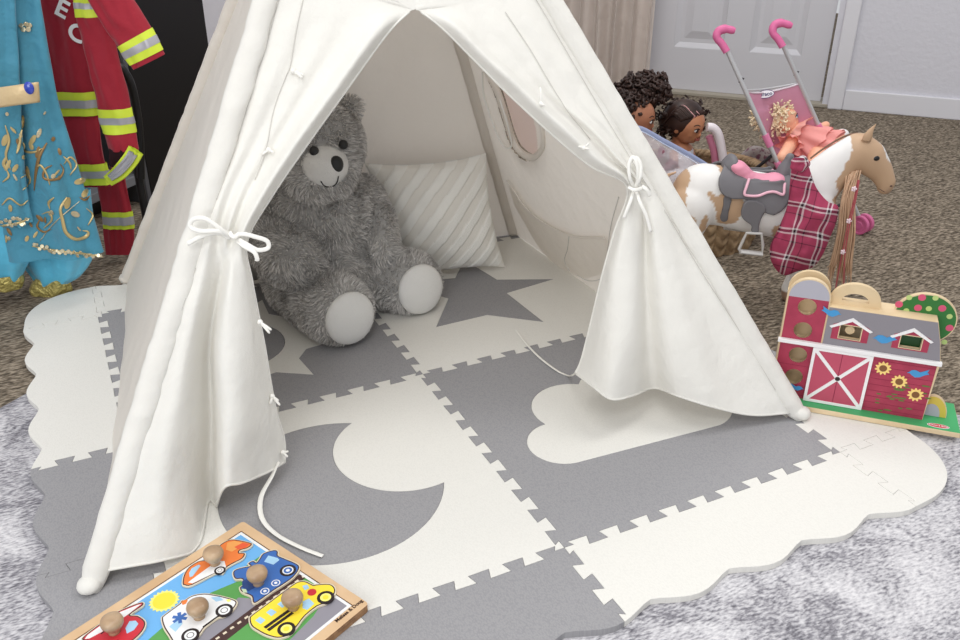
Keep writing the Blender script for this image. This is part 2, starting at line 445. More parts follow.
def V2(i, j): return Vector((i*T, j*T))
def hj(i, j): return jig(V2(i, j), V2(i+1, j), 10)        # along x
def vj(i, j): return jig(V2(i, j), V2(i, j+1), 10)        # along y
def tile_outline(i, j): return joinp(hj(i, j), vj(i+1, j), hj(i, j+1)[::-1], vj(i, j)[::-1])
moon = [(-.553*T, -.185*T)]
def arc(cx, cy, r, a0, a1, n=28): return [(cx+r*math.cos(a0+(a1-a0)*k/n), cy+r*math.sin(a0+(a1-a0)*k/n)) for k in range(n+1)]
def circ3(a, b, c):
    ax, ay = a; bx, by = b; cx, cy = c; d = 2*(ax*(by-cy)+bx*(cy-ay)+cx*(ay-by))
    ux = ((ax*ax+ay*ay)*(by-cy)+(bx*bx+by*by)*(cy-ay)+(cx*cx+cy*cy)*(ay-by))/d; uy = ((ax*ax+ay*ay)*(cx-bx)+(bx*bx+by*by)*(ax-cx)+(cx*cx+cy*cy)*(bx-ax))/d
    return ux, uy, math.hypot(ax-ux, ay-uy)
tA = (-.329, -.186); tB = (-.180, -.601)
ox, oy, orr = circ3(tA, tB, (-.456, -.805)); ix, iy, irr = circ3(tA, tB, (-.425, -.473))
a0 = math.atan2(tA[1]-oy, tA[0]-ox); a1 = math.atan2(tB[1]-oy, tB[0]-ox)
if a1 < a0: a1 += 2*PI
b0 = math.atan2(tB[1]-iy, tB[0]-ix); b1 = math.atan2(tA[1]-iy, tA[0]-ix)
if b1 > b0: b1 -= 2*PI
moon = arc(ox, oy, orr, a0, a1, 56)+arc(ix, iy, irr, b0, b1, 40)[1:-1]
star = [(.183, .309), (.411, .315), (.59, .162), (.577, .461), (.829, .497), (.60, .60), (.56, .86), (.439, .694), (.19, .76), (.33, .52)]
def arc3(p, q, r, n=18):
    x, y, R = circ3(p, q, r); A = [math.atan2(v[1]-y, v[0]-x) for v in (p, q, r)]
    d1 = (A[1]-A[0]) % (2*PI); d2 = (A[2]-A[0]) % (2*PI); sw = d2 if d1 < d2 else d2-2*PI
    return arc(x, y, R, A[0], A[0]+sw, n)
cloud = arc3((.757, -.719), (.885, -.56), (.80, -.44))[:-1]+arc3((.80, -.44), (.66, -.24), (.47, -.30))[:-1]+arc3((.47, -.30), (.262, -.335), (.241, -.466))[:-1]+arc3((.241, -.466), (.128, -.59), (.225, -.690))
scx, scy = -.565, .50
sunc = circ(scx, scy, .185, 40)
sunr = []
for k in range(9):
    a = math.radians(-58+40*k)
    sunr.append((scx+.40*math.cos(a-.17)*.80, scy+.40*math.sin(a-.17)*.80)) if False else None
    r0, r1 = .275, .395
    sunr += [(scx+r0*math.cos(a-.22), scy+r0*math.sin(a-.22)), (scx+r1*math.cos(a), scy+r1*math.sin(a)), (scx+r0*math.cos(a+.22), scy+r0*math.sin(a+.22))]
sc_ = lambda p: [(x*T, y*T) for x, y in p]
G4 = 'large picture tiles of the play mat'
def inlay(tile, nm, loops, m, label):
    mb = MB(); L = [inset(loops[0], .0004)]+[inset(l, -.0004) for l in loops[1:]]
    mb.poly(L, flat, .0002, MAT_Z); o = bevel(mb.build(nm, m, tile, smooth=False), .0006, 1); o['label'] = label
t1 = piece('foam_tile', tile_outline(-1, -1), M_fw, 'white foam mat tile with a grey crescent moon', G4, [sc_(moon)]); inlay(t1, 'moon_inlay', [sc_(moon)], M_fg, 'grey crescent moon shape')
t2 = piece('foam_tile', tile_outline(0, -1), M_fg, 'grey foam mat tile with a white cloud', G4, [sc_(cloud)]); inlay(t2, 'cloud_inlay', [sc_(cloud)], M_fw, 'white cloud shape')
t3 = piece('foam_tile', tile_outline(0, 0), M_fw, 'white foam mat tile with a grey star', G4, [sc_(star)]); inlay(t3, 'star_inlay', [sc_(star)], M_fg, 'grey five pointed star shape')
t4 = piece('foam_tile', tile_outline(-1, 0), M_fg, 'grey foam mat tile with a white rayed sun', G4, [sc_(sunr)]); inlay(t4, 'sun_inlay', [sc_(sunr), sc_(sunc)], M_fw, 'white sun rays'); inlay(t4, 'sun_disc', [sc_(sunc)], M_fg, 'round grey sun centre')
def wave(u0, u1, n=40):
    """outer edge of a border piece along u (tile units), distance from the tile edge"""
    out = []
    for k in range(n+1):
        u = u0+(u1-u0)*k/n; s = .5-.5*math.cos(2*PI*(u-.10)/.25)
        out.append((u*T, BW-.036*T*(1-s**.7)))
    return out
GB = 'wavy border pieces of the play mat'
def border(side, h, k, m, label):
    # side frames: local (u along, v outwards) -> world
    f = {'front': lambda u, v: Vector((u, -T-v)), 'back': lambda u, v: Vector((u, T+v)), 'left': lambda u, v: Vector((-T-v, u)), 'right': lambda u, v: Vector((T+v, u))}[side]
    inner = {'front': hj(h, -1), 'back': hj(h, 1), 'left': vj(-1, h), 'right': vj(1, h)}[side]
    half = len(inner)//2
    u0, u1 = (h, h+1) if k is None else (h+.5*k, h+.5*(k+1))
    ax = 0 if side in ('front', 'back') else 1
    inn = [p for p in inner if u0*T-.004 <= p[ax] <= u1*T+.004]
    lv = DEP if side in ('front', 'right') else -DEP
    if k is None: inn = list(inner)
    elif k == 0: inn = [p for p in inner if p[ax] < u1*T-.010]+[Vector(f(u1*T, lv))]
    else: inn = [Vector(f(u0*T, lv))]+[p for p in inner if p[ax] > u0*T+.010]
    w = [f(u, v) for u, v in wave(u0, u1)]
    def side_joint(u, v0):
        a, b = f(u*T, v0), f(u*T, w_at(u)); return jig(a, b, 3)
    def w_at(u): return wave(u, u+1e-6, 1)[0][1]
    # inner joint at u0/u1 ends
    j0 = jig(inn[0], w[0], 3); j1 = jig(inn[-1], w[-1], 3)
    return piece('mat_border', joinp(inn, j1, w[::-1], j0[::-1]), m, label, GB)
def corner(sx, sy, m, label):
    c = Vector((sx*T, sy*T))
    a = Vector((sx*T, sy*(T+wave(1 if sx > 0 else -1, 1.0001 if sx > 0 else -.9999, 1)[0][1]))); b = Vector((sx*(T+wave(1 if sy > 0 else -1, 1.0001 if sy > 0 else -.9999, 1)[0][1]), sy*T))
    r = BW*.96; pts = []
    R1 = .78; mid = []
    for k in range(1, 24):
        t = k/24*PI/2; ex = .82
        mid.append(c+Vector((sx*BW*.985*math.sin(t)**ex, sy*BW*.985*math.cos(t)**ex)))
    return piece('mat_corner', joinp(jig(c, a, 3), mid, jig(c, b, 3)[::-1]), m, label, 'rounded corner pieces of the play mat')
border('front', 0, None, M_fw, 'white wavy mat border at the front, along the cloud tile')
border('front', -1, None, M_fg, 'grey wavy mat border at the front, below the moon tile and partly under the puzzle')
border('left', -1, 0, M_fg, 'grey wavy mat border nearest the red helicopter corner of the puzzle')
border('left', -1, 1, M_fg, 'grey wavy mat border left of the teepee, touching a white border')
border('left', 0, None, M_fw, 'white wavy mat border left of the teepee, along the sun tile')
border('right', -1, 0, M_fw, 'white mat border partly under the toy barn')
border('right', -1, 1, M_fg, 'mat border hidden behind the right flap of the teepee')
border('right', 0, None, M_fg, 'mat border outside the right wall of the teepee')
border('back', 0, None, M_fg, 'grey mat border at the back of the teepee behind the striped pillow')
border('back', -1, None, M_fw, 'white mat border behind the back left foot of the teepee')
corner(1, -1, M_fw, 'rounded white mat corner in front of the toy barn')
corner(-1, 1, M_fw, 'rounded white mat corner below the blue costume')
corner(1, 1, M_fg, 'mat corner behind the teepee')
corner(-1, -1, M_fg, 'grey mat corner nearest the camera')

# ================================================================== TEEPEE
def fabric(name, c, transl=.22, warm=None):
    m = mat(name, c, .9, spec=.1, transl=transl, sheen=.1); nt = m.node_tree; b = nt.nodes['Principled BSDF']
    tc = nd(nt, 'ShaderNodeTexCoord')
    n = nd(nt, 'ShaderNodeTexNoise'); n.inputs['Scale'].default_value = 16; n.inputs['Detail'].default_value = 4
    n2 = nd(nt, 'ShaderNodeTexNoise'); n2.inputs['Scale'].default_value = 700; n2.inputs['Detail'].default_value = 1
    for q in (n, n2): nt.links.new(tc.outputs['Object'], q.inputs['Vector'])
    ad = nd(nt, 'ShaderNodeMath', operation='MULTIPLY_ADD'); ad.inputs[1].default_value = .06
    nt.links.new(n2.outputs['Fac'], ad.inputs[0]); nt.links.new(n.outputs['Fac'], ad.inputs[2])
    bp = nd(nt, 'ShaderNodeBump'); bp.inputs['Strength'].default_value = .42; bp.inputs['Distance'].default_value = .018
    nt.links.new(ad.outputs[0], bp.inputs['Height']); nt.links.new(bp.outputs['Normal'], b.inputs['Normal']); return m
M_can = fabric('canvas', (241, 239, 233), .17); M_wal = fabric('canvas_wall', (240, 234, 225), .28)  # canvas_wall: same cloth, tinted warmer to put the interior glow into its colour
M_seam = mat('stitching', (208, 205, 199), .9)
M_tape = mat('cotton_tape', (238, 236, 230), .85)
M_pole = mat('pine_pole', (206, 176, 134), .55, var=(9, (184, 150, 108), .4, .65))
FL = Vector((-.701, -.368, MAT_Z)); FR = Vector((.614, -.481, MAT_Z)); BL = Vector((-.523, .765, MAT_Z)); BR = Vector((.549, .615, MAT_Z))
AP = CAM + ray(361, -320)*1.475
TENT = thing('teepee', 'off white canvas play teepee with tied back front flaps on the foam mat', 'play tent', (0, .15, MAT_Z))
cen = (FL+FR+BL+BR)/4
def spoke(f, t): return f.lerp(AP, t)
for i, f in enumerate((FL, FR, BL, BR)):
    d = (AP-f).normalized(); side = Vector((d.y, -d.x, 0)).normalized()*.012*(1 if i in (0, 3) else -1)
    top = AP + d*.30 + side; a = f + d*.03
    MB().tube([a, f.lerp(AP, .95), top-side*0], .009, 12).build('pole', M_pole, TENT, sharp=50)
# canvas sleeves round the poles, softly wrinkled
out_of = lambda f: (Vector((f.x, f.y, 0))-Vector((cen.x, cen.y, 0))).normalized()
for i, f in enumerate((FL, FR, BL, BR)):
    pts = []; rr = []
    N = 90
    for k in range(N+1):
        t = k/N*.965; p = spoke(f, t)
        pts.append(p); b = .0195 if k > 1 else .018
        rr.append(b + .0008*noise.noise(Vector((p.x*9+i*5, p.y*9, p.z*26))))
    mb = MB(); fnm = [(FR-FL).cross(AP-FL), (FR-FL).cross(AP-FL), (BR-BL).cross(AP-BL), (BR-BL).cross(AP-BL)][i].normalized(); mb.tube(pts, rr, 20, flat=.72, nrm=fnm)
    mb.ball(pts[0]+Vector((0, 0, .012)), (.0185, .0185, .0135), 16, 8)
    for j, v in enumerate(mb.v):
        q = noise.noise(Vector((v.x*30, v.y*30, v.z*42+i*9)))*.0022*(1.5 if i == 0 else .7)
        ax = (v-f).dot((AP-f).normalized()); base = f+(AP-f).normalized()*ax; r = v-base
        if r.length > 1e-4: mb.v[j] = v + r.normalized()*q
    mb.build('pole_sleeve', M_can if i < 2 else M_wal, TENT, sharp=0)
# ---- side, back and right panels: sagging triangles between the sleeves
def tri_panel(name, A, B, sag, n=44, wr=.006, hole=None, seed=0, bottom=0.0, off=0.0, amp=1.0):
    """rows from the ground edge A-B up to the apex"""
    nrm = (B-A).cross(AP-A).normalized()
    if nrm.dot((A+B)/2-cen) < 0: nrm = -nrm
    def P(u, v):
        a, b = spoke(A, v), spoke(B, v); p = a.lerp(b, u)
        s = 4*u*(1-u)*(1-v)
        p = p - nrm*(sag*s*(.35+.65*math.sin(PI*min(1, v*1.1+.12)))) + nrm*off
        w = noise.noise(Vector((u*5+seed, v*3.3, seed)))*wr + noise.noise(Vector((u*14*(1-v)+seed, v*2.0, 3+seed)))*wr*.55*amp
        p = p + nrm*w*min(1, 6*u, 6*(1-u))
        p.z -= bottom*(1-v)**8
        return p
    mb = MB(); rows = [[P(k/n, (i/n)**1.0*.962) for k in range(n+1)] for i in range(n+1)]
    mb.grid(rows)
    return mb, P, nrm
mb, PL, nL = tri_panel('side_panel', FL, BL, .020, seed=1.3, wr=.006); mb.build('side_panel', M_wal, TENT, sharp=0)
mb, PBk, nB = tri_panel('back_panel', BL, BR, -.012, seed=4.1, wr=.004); mb.build('back_panel', M_wal, TENT, sharp=0)
# right panel with an arched window cut through it
mb, PR, nR = tri_panel('side_panel', FR, BR, .03, n=150, seed=7.7, wr=.005)
pr_plane = Plane(FR, (BR-FR).cross(AP-FR)); prr = BVHTree.FromPolygons(mb.v, mb.f)
win_px = smooth2([(486, 60), (500, 96), (513, 138), (522, 152), (533, 157), (541, 151), (544, 140), (540, 112), (531, 86), (520, 60), (505, 50)], 6)
win = [pr_plane.loc(*p) for p in win_px]
keep = []; kmi = []
for f in mb.f:
    c = sum((mb.v[i] for i in f), Vector())/len(f)-pr_plane.o
    if not inpoly(c.dot(pr_plane.r), c.dot(pr_plane.u), win): keep.append(f); kmi.append(0)
mb.f = keep; mb.mi = kmi
RPAN = mb.build('side_panel', M_wal, TENT, sharp=0, fixn=False)
def on_right(px, py, off=0.0):
    d = ray(px, py).normalized(); h = prr.ray_cast(CAM, d)
    if h[0] is None: return pr_plane.at(px, py, off)
    n = h[1] if h[1].dot(d) < 0 else -h[1]
    return h[0]+n*off
wpts = [on_right(*p, .002) for p in win_px]
mb = MB().tube(wpts, .0085, 8, closed=True, flat=.7); mb.build('window_trim', M_wal, TENT, sharp=0)
tubo('window_tie', [on_right(484, 70, .004), on_right(486, 92, .007), on_right(493, 114, .008), on_right(503, 138, .010), on_right(510, 146, .010), on_right(515, 143, .010), on_right(512, 126, .010), on_right(504, 104, .006), on_right(500, 96, .004)], .0022, M_tape, TENT)
wm = MB(); wm.poly([win], lambda x, y, h: pr_plane.w(x, y, h), -.012, -.011)
wm.build('window_mesh', mat('window_gauze', (232, 220, 214), .9, spec=.1, transl=.6), TENT, smooth=False)
# pocket on the right wall
pk_top = cr([on_right(*p, .012) for p in ((511, 178), (534, 210), (572, 232), (609, 235))], 6)
pk_bot = cr([on_right(*p, .004) for p in ((516, 206), (546, 254), (580, 276), (607, 272))], 6)
mb = MB(); mb.grid([[a.lerp(b, t) + (CAM-a).normalized()*.006*math.sin(PI*t) for a, b in zip(pk_top, pk_bot)] for t in [k/8 for k in range(9)]])
mb.build('pocket', M_wal, TENT, sharp=0)
tubo('pocket_hem', pk_top, .0028, M_wal, TENT, n=1)
tubo('pocket_seam', [on_right(*p, .012) for p in ((573, 233), (571, 247), (568, 258), (573, 268))], .0009, M_seam, TENT)
tubo('stitch_line', [on_right(*p, .004) for p in ((620, 196), (612, 226), (608, 256), (604, 276), (590, 280), (578, 274))], .001, M_seam, TENT)
# ---- front flaps, set out on the sloping front of the tent
FPN = Plane(FL, (FR-FL).cross(AP-FL))
FPN.u = FPN.u
def fp(c):
    if len(c) == 2: return FPN.at(c[0], c[1], 0)
    if isinstance(c[2], str): return gz(c[0], c[1], c[3])
    return FPN.at(c[0], c[1], c[2])
def flap(name, ctrl, seed):
    S = surf([[fp(c) for c in r] for r in ctrl], 7, 7)
    m = len(S); n = len(S[0])
    for i in range(m):
        for k in range(n):
            p = S[i][k]; e = min(1, k/4, (n-1-k)/4)
            w = noise.noise(Vector((p.x*7+seed, p.y*7, p.z*5)))*.006 + noise.noise(Vector((p.x*22+seed, p.y*22, p.z*9)))*.0022
            S[i][k] = p + FPN.n*w*e
            if S[i][k].z < MAT_Z+.003: S[i][k].z = MAT_Z+.003
    mb = MB(); mb.grid(S); return mb.build(name, M_can, TENT, sharp=0, fixn=False), S
I = .012
left = [
 [(361, -318), (361, -318), (361, -318), (362, -318), (362, -318), (362, -318), (363, -318), (363, -318), (363, -318)],
 [(318, -160), (327, -160), (336, -160), (345, -160), (354, -160), (363, -160), (372, -160), (379, -160), (386, -158)],
 [(277, -36), (294, -34), (311, -32), (328, -29), (344, -26), (361, -23), (378, -20), (396, -16), (413, -13)],
 [(273, -22), (290, -20), (307, -18), (325, -14), (342, -10), (360, -6), (378, -2), (397, 3), (415, 8)],
 [(271, -14), (288, -12), (305, -10), (323, -7), (341, -3), (358, 1), (376, 5), (394, 9), (409, 12)],
 [(258, 30, .004), (273, 31), (290, 32, .004), (306, 33), (324, 34, .006), (342, 34, .004), (358, 35, .012), (374, 35, .030), (387, 34, .004)],
 [(240, 90, .004), (252, 91), (266, 92, .006), (280, 92, .0), (294, 93, .008), (306, 93, .004), (318, 94, .014), (332, 94, .034), (345, 92, .002)],
 [(224, 145, .004), (233, 146), (243, 147, .006), (253, 148, .0), (263, 149, .008), (273, 149, .004), (281, 150, .014), (291, 151, .034), (304, 149, .002)],
 [(211, 188, .004), (217, 190), (223, 192, .008), (231, 194, .0), (239, 196, .010), (246, 197, .004), (253, 198, .016), (261, 199, .032), (272, 196, .0)],
 [(200, 226, .004), (205, 229, .002), (212, 232, .01), (219, 235, .0), (226, 237, .016), (232, 238, .004), (237, 239, .018), (242, 240, .024), (247, 241, .0)],
 [(188, 266, .004), (195, 269, .004), (204, 271, .01), (214, 273, -.006), (222, 274, -.012), (229, 275, .022), (237, 277, .022), (246, 279, .012), (252, 281, -.012)],
 [(167, 335, .004), (178, 339, .006), (190, 342, .006), (202, 343, -.030), (211, 343, -.052), (220, 345, .016), (236, 347, .024), (252, 346, .0), (264, 343, -.05)],
 [(145, 410, .004), (160, 414, .008), (178, 417, .004), (197, 418, -.045), (212, 416, -.090), (222, 418, -.002), (240, 420, .004), (259, 415, -.045), (275, 406, -.10)],
 [(122, 490, .004), (142, 492, .010), (166, 493, .002), (190, 490, -.050), (211, 480, -.125), (223, 466, -.02), (242, 460, -.03), (264, 450, -.085), (284, 438, -.14)],
 [(98, 572, .004), (130, 566, .010), (166, 559, .002), (200, 548, -.045), (213, 520, -.15), (223, 489, -.03), (242, 483, -.04), (265, 473, -.10), (285, 462, -.15)],
]
FLAP_L, SL = flap('front_flap', left, 2.0)
right = [
 [(363, -318), (363, -318), (363, -318), (363, -318), (364, -318), (364, -318), (365, -318), (365, -318), (365, -318)],
 [(386, -158), (395, -159), (404, -159), (413, -160), (422, -160), (431, -160), (440, -160), (449, -160), (457, -160)],
 [(413, -13), (428, -15), (443, -17), (458, -20), (473, -23), (488, -26), (503, -29), (518, -32), (533, -35)],
 [(415, 8), (430, 6), (445, 4), (461, 0), (477, -4), (493, -8), (509, -12), (524, -16), (539, -20)],
 [(421, 12), (436, 11), (451, 9), (466, 6), (481, 3), (497, 0), (513, -3), (528, -7), (544, -12)],
 [(443, 29, .004), (456, 27, .026), (470, 28, .008), (486, 28, .003), (502, 29, .006), (518, 29), (535, 30, .003), (551, 30), (568, 30, .004)],
 [(474, 60, .004), (486, 57, .030), (499, 58, .010), (514, 60, .003), (530, 62, .006), (546, 64), (561, 66, .003), (575, 68), (590, 70, .004)],
 [(507, 93, .004), (519, 88, .032), (532, 90, .010), (545, 94, .002), (558, 98, .008), (572, 101), (586, 104, .003), (600, 107), (613, 110, .004)],
 [(548, 131, .004), (558, 124, .034), (570, 125, .008), (581, 127, .0), (592, 130, .012), (604, 133, .0), (615, 137, .004), (626, 141), (637, 146, .004)],
 [(590, 166, .002), (597, 159, .030), (604, 158, .006), (611, 158, .0), (618, 159, .016), (626, 162, .0), (635, 166, .006), (644, 170), (655, 175, .004)],
 [(627, 187, .0), (629, 184, .020), (631, 182, .008), (634, 181, .0), (637, 182, .014), (641, 183, .0), (647, 185, .008), (657, 188), (666, 192, .004)],
 [(614, 232, -.02), (622, 228, .012), (630, 226, .016), (638, 224, .006), (644, 224, -.014), (652, 225, .012), (664, 228, .01), (676, 231), (690, 235, .004)],
 [(602, 275, -.045), (613, 274, .0), (624, 274, .010), (636, 272, .006), (645, 271, -.022), (658, 274, .010), (676, 278, .014), (695, 281, .002), (717, 284, .004)],
 [(590, 325, -.09), (603, 328, -.03), (618, 330, -.004), (634, 328, -.004), (647, 324, -.04), (665, 330, .004), (690, 335, .016), (716, 338, .002), (746, 336, .004)],
 [(581, 360, -.12), (596, 368, -.055), (613, 375, -.02), (632, 370, -.03), (650, 365, -.07), (672, 373, -.008), (703, 381, .012), (735, 385, .0), (773, 380, .004)],
 [(575, 373, -.135), (592, 386, -.07), (611, 399, -.035), (632, 396, -.05), (654, 388, -.10), (678, 396, -.02), (713, 407, .006), (752, 415, .0), (790, 413, .004)],
]
FLAP_R, SR = flap('front_flap', right, 9.0)
# hems and stitched seams
def edge(S, k, r, nm, m=M_can):
    MB().tube([row[k] for row in S], r, 8, flat=.7).build(nm, m, TENT, sharp=0)
edge(SL[28:], -1, .0026, 'flap_hem'); edge(SR[28:], 0, .0026, 'flap_hem')
MB().tube([p for p in SL[-1]], .0022, 6).build('bottom_hem', M_can, TENT, sharp=0)
MB().tube([p for p in SR[-1]], .0022, 6).build('bottom_hem', M_can, TENT, sharp=0)
bvL = bvh_of(FLAP_L); bvR = bvh_of(FLAP_R)
def seam(pxs, bv, r=.0007, m=M_seam, off=.0012, nm='stitch_line'):
    p = [drape(x, y, bv, off, FPN) for x, y in [(q.x, q.y) for q in cr([(a, b, 0) for a, b in pxs], 6)]]
    return MB().tube(p, r, 6).build(nm, m, TENT, sharp=0)
seam([(287, -20), (279, 0), (262, 60), (240, 130), (226, 175), (217, 200)], bvL)
seam([(196, 268), (183, 306), (170, 348), (158, 390)], bvL, .0008)
seam([(303, 0), (296, 30), (290, 66), (286, 76), (275, 106), (268, 140), (262, 160), (255, 180)], bvL, .0008)
seam([(530, -10), (556, 34), (590, 92), (625, 150), (650, 190)], bvR)
seam([(505, 12), (530, 50), (560, 100), (590, 140)], bvR, .0008)
seam([(664, 210), (700, 270), (740, 332), (775, 390)], bvR, .0008)
# loose frayed tie ends along the hems
def fray(px, py, bv, dirs, off=.002, nm='frayed_tie'):
    c = drape(px, py, bv, off, FPN); mb = MB()
    for (dx, dy) in dirs:
        e = c + RI*dx*.0013 - UP*dy*.0013 + FPN.n*.004
        mb.tube(cr([c, c.lerp(e, .5)+FPN.n*.003, e], 4), [.0022]*8+[.0012], 6)
    mb.ball(c+FPN.n*.002, .0045, 10, 8); mb.build(nm, M_tape, TENT, sharp=0)
fray(293, 72, bvL, [(10, 4), (14, 6), (12, 9)]); fray(268, 150, bvL, [(-8, 6), (6, 4)])
fray(540, 105, bvR, [(-2, -22), (4, 3)]); fray(583, 148, bvR, [(-8, -2), (7, 2), (6, -6)])
fray(260, 322, bvL, [(8, 6), (14, 10), (12, 14)], .004); fray(270, 396, bvL, [(8, 6), (10, 12), (-3, 10)], .004); fray(281, 452, bvL, [(7, -2), (6, 6)], .004)
# the two tie-back bows
def bow(nm, pieces, off, bv):
    mb = MB()
    for pts in pieces:
        P = [FPN.at(p[0], p[1], off+(p[2] if len(p) > 2 else 0)) for p in pts]
        mb.tube(cr(P, 7), .0036, 8, flat=.32, nrm=FPN.n)
    mb.build(nm, M_tape, TENT, sharp=0)
bow('tie_bow', [
 [(232, 237), (222, 230, .012), (206, 219, .016), (194, 219, .012), (190, 226, .008), (200, 231, .012), (217, 231, .014), (230, 236)],
 [(231, 238), (217, 233, .006), (202, 236, .008), (187, 244, .006)],
 [(234, 236), (243, 234, .012), (256, 237, .014), (267, 241, .012), (268, 248, .01), (258, 250, .014), (248, 245, .014), (238, 239, .004)],
 [(236, 240), (244, 246, .012), (254, 252, .016), (257, 258, .014), (257, 261, .012)],
 [(229, 232, .004), (234, 237, .012), (240, 233, .006)]], .026, bvL)
bow('tie_bow', [
 [(635, 188), (630, 178, .012), (629, 165, .014), (633, 157, .014), (637, 164, .016), (638, 176, .012), (636, 187)],
 [(635, 188), (640, 178, .014), (641, 166, .016), (637, 158, .014), (631, 160, .012)],
 [(634, 190), (631, 200, .012), (627, 210, .012), (624, 218, .008)],
 [(636, 190), (640, 202, .012), (646, 215, .012), (651, 232, .006)],
 [(628, 187, .004), (635, 190, .014), (643, 188, .006)], [(642, 186, .008), (647, 190, .01), (650, 196, .006)]], .022, bvR)
# long tapes trailing from the hems to the mat
tubo('trailing_tape', [FPN.at(279, 462, -.11), FPN.at(272, 476, -.115), gz(261, 497, .022), gz(262, 518, .018), gz(276, 534, .016), gz(300, 547, .0155), gz(323, 556, .015)], .0042, M_tape, TENT, flat=.35, nrm=(.1, .1, 1))
tubo('trailing_tape', [FPN.at(577, 372, -.13), gz(569, 376, .018), gz(556, 370, .016), gz(538, 356, .015), gz(525, 342, .014), gz(516, 330, .014)], .003, M_tape, TENT, flat=.4, nrm=(.1, .1, 1))

for ch in TENT.children:
    for v in ch.data.vertices:
        if v.co.z < MAT_Z+.0009: v.co.z = MAT_Z+.0009

# ================================================================== PILLOWS
def D(px, py, depth): return CAM + ray(px, py)*depth
def pillow(name, C4, puff, m, label, cat, n=60, dirn=None, stripes=None, mats=None, seed=0, pw_=.5):
    A, B, C_, Dd = [Vector(c) for c in C4]      # BL BR TR TL
    nrm = (B-A).cross(Dd-A).normalized()
    if nrm.dot(CAM-A) < 0: nrm = -nrm
    mb = MB(); rows = {1: [], -1: []}
    for sgn in (1, -1):
        for i in range(n+1):
            r = []
            for k in range(n+1):
                u, v = k/n, i/n
                p = A*(1-u)*(1-v)+B*u*(1-v)+C_*u*v+Dd*(1-u)*v
                # edges pull in between the corners
                cx = (u-.5)*2; cy = (v-.5)*2
                pin = .045*(1-cx*cx)*cy*abs(cy)**1.5; pin2 = .045*(1-cy*cy)*cx*abs(cx)**1.5
                p = p - (Dd-A)*pin - (B-A)*pin2
                e = max(0, (1-cx**2))*max(0, (1-cy**2)); h = puff*e**pw_
                w = noise.noise(p*9+Vector((seed, 0, sgn*3)))*.010*min(1, e*3)+noise.noise(p*26+Vector((seed, 0, sgn*3)))*.003*min(1, e*6)
                if stripes and sgn == 1:
                    t = (u*.95+v*-1.0)*stripes; f = t-math.floor(t)
                    h += (.004 if f < .5 else 0)*min(1, e*8)
                r.append(p+nrm*sgn*(h+w*.8))
            rows[sgn].append(r)
    mb.grid(rows[1]); nf = len(mb.f)
    mb.grid(rows[-1])
    if stripes:
        for q in range(nf):
            i, k = divmod(q, n); t = ((k+.5)/n*.95-(i+.5)/n*1.0)*stripes
            mb.mi[q] = 1 if t-math.floor(t) < .5 else 0
    o = mb.build(name, mats or m, None, sharp=0)
    mw = o.modifiers.new('w', 'WELD'); mw.merge_threshold = .0015
    return tag(o, label, cat)
M_pw = mat('pillow_cotton', (226, 223, 216), .9, bump=(260, .3, .002), spec=.1)
M_ps = mat('pillow_woven_band', (238, 237, 232), .9, bump=(420, .7, .002), spec=.1)
PB = FOR = None
a = gz(402, 279, .018); b = gz(505, 267, .018); c = D(486, 153, 2.25); d = D(364, 163, 2.175)
pillow('throw_pillow', [a, b, c, d], .05, M_pw, 'white square pillow with raised diagonal stripes propped inside the teepee', 'pillow', n=110, stripes=5.2, mats=[M_pw, M_ps], seed=3)
a = gz(212, 300, .02); b = gz(276, 276, .02); c = D(272, 195, 2.20); d = D(214, 205, 2.17)
pillow('cushion', [a, b, c, d], .035, mat('cushion_grey', (186, 184, 181), .9, bump=(200, .4, .002), spec=.1), 'plain light grey cushion tucked behind the teddy bear', 'cushion', seed=8)

# ================================================================== TEDDY BEAR
M_fur = attr_mat('bear_fur', .95, spec=.08)
M_plush = mat('white_plush', (226, 225, 222), .95, bump=(500, .6, .003), spec=.08, sheen=.3)
M_blk = mat('black_plastic', (26, 26, 27), .35, spec=.5)
M_thread = mat('black_thread', (48, 46, 46), .8)
BEAR = thing('teddy_bear', 'large grey plush teddy bear with white muzzle and foot pads sitting in the teepee', 'teddy bear', (-.05, .45, MAT_Z))
hd = D(316, 146, 1.985)
tf = (D(339, 171, 1.86)-hd).normalized()
mb = MB()
rt = Matrix.Rotation(0, 3, 'X')
def el(c, r, mbx=None, rot=None): (mbx or mb).ball(c, r, 20, 14, rot)
toR = RH; toC = -FH
tor = D(322, 240, 2.16)
el(tor+Vector((0, 0, -.02)), (.150, .135, .15)); el(D(318, 208, 2.08), (.122, .108, .125)); el(D(322, 266, 2.17), (.150, .14, .11))
el(hd, (.108, .10, .102)); el(D(318, 170, 1.975), (.088, .088, .072))
# ears
earR = D(350, 108, 2.0); earL = D(270, 120, 1.93)
el(earR, (.030, .026, .028)); el(earL, (.030, .026, .028)); 
# arms
chain(mb, [(D(272, 198, 2.10), .064), (D(268, 232, 2.06), .074), (D(291, 256, 2.01), .072)], 6, 18, 12)
chain(mb, [(D(362, 196, 2.13), .05), (D(375, 226, 2.14), .052), (D(378, 246, 2.13), .05)], 6, 18, 12)
# legs and feet
f1 = D(337, 310, 2.03); f2 = D(408, 283, 2.18)
chain(mb, [(D(300, 282, 2.16), .085), (D(316, 298, 2.09), .078), (f1, .081)], 6, 18, 12)
chain(mb, [(D(345, 272, 2.2), .085), (D(374, 278, 2.2), .077), (f2, .081)], 6, 18, 12)
for v in mb.v:
    if v.z < MAT_Z+.006: v.z = MAT_Z+.006
skin = blob('body', mb, .009, M_fur, BEAR, 8)
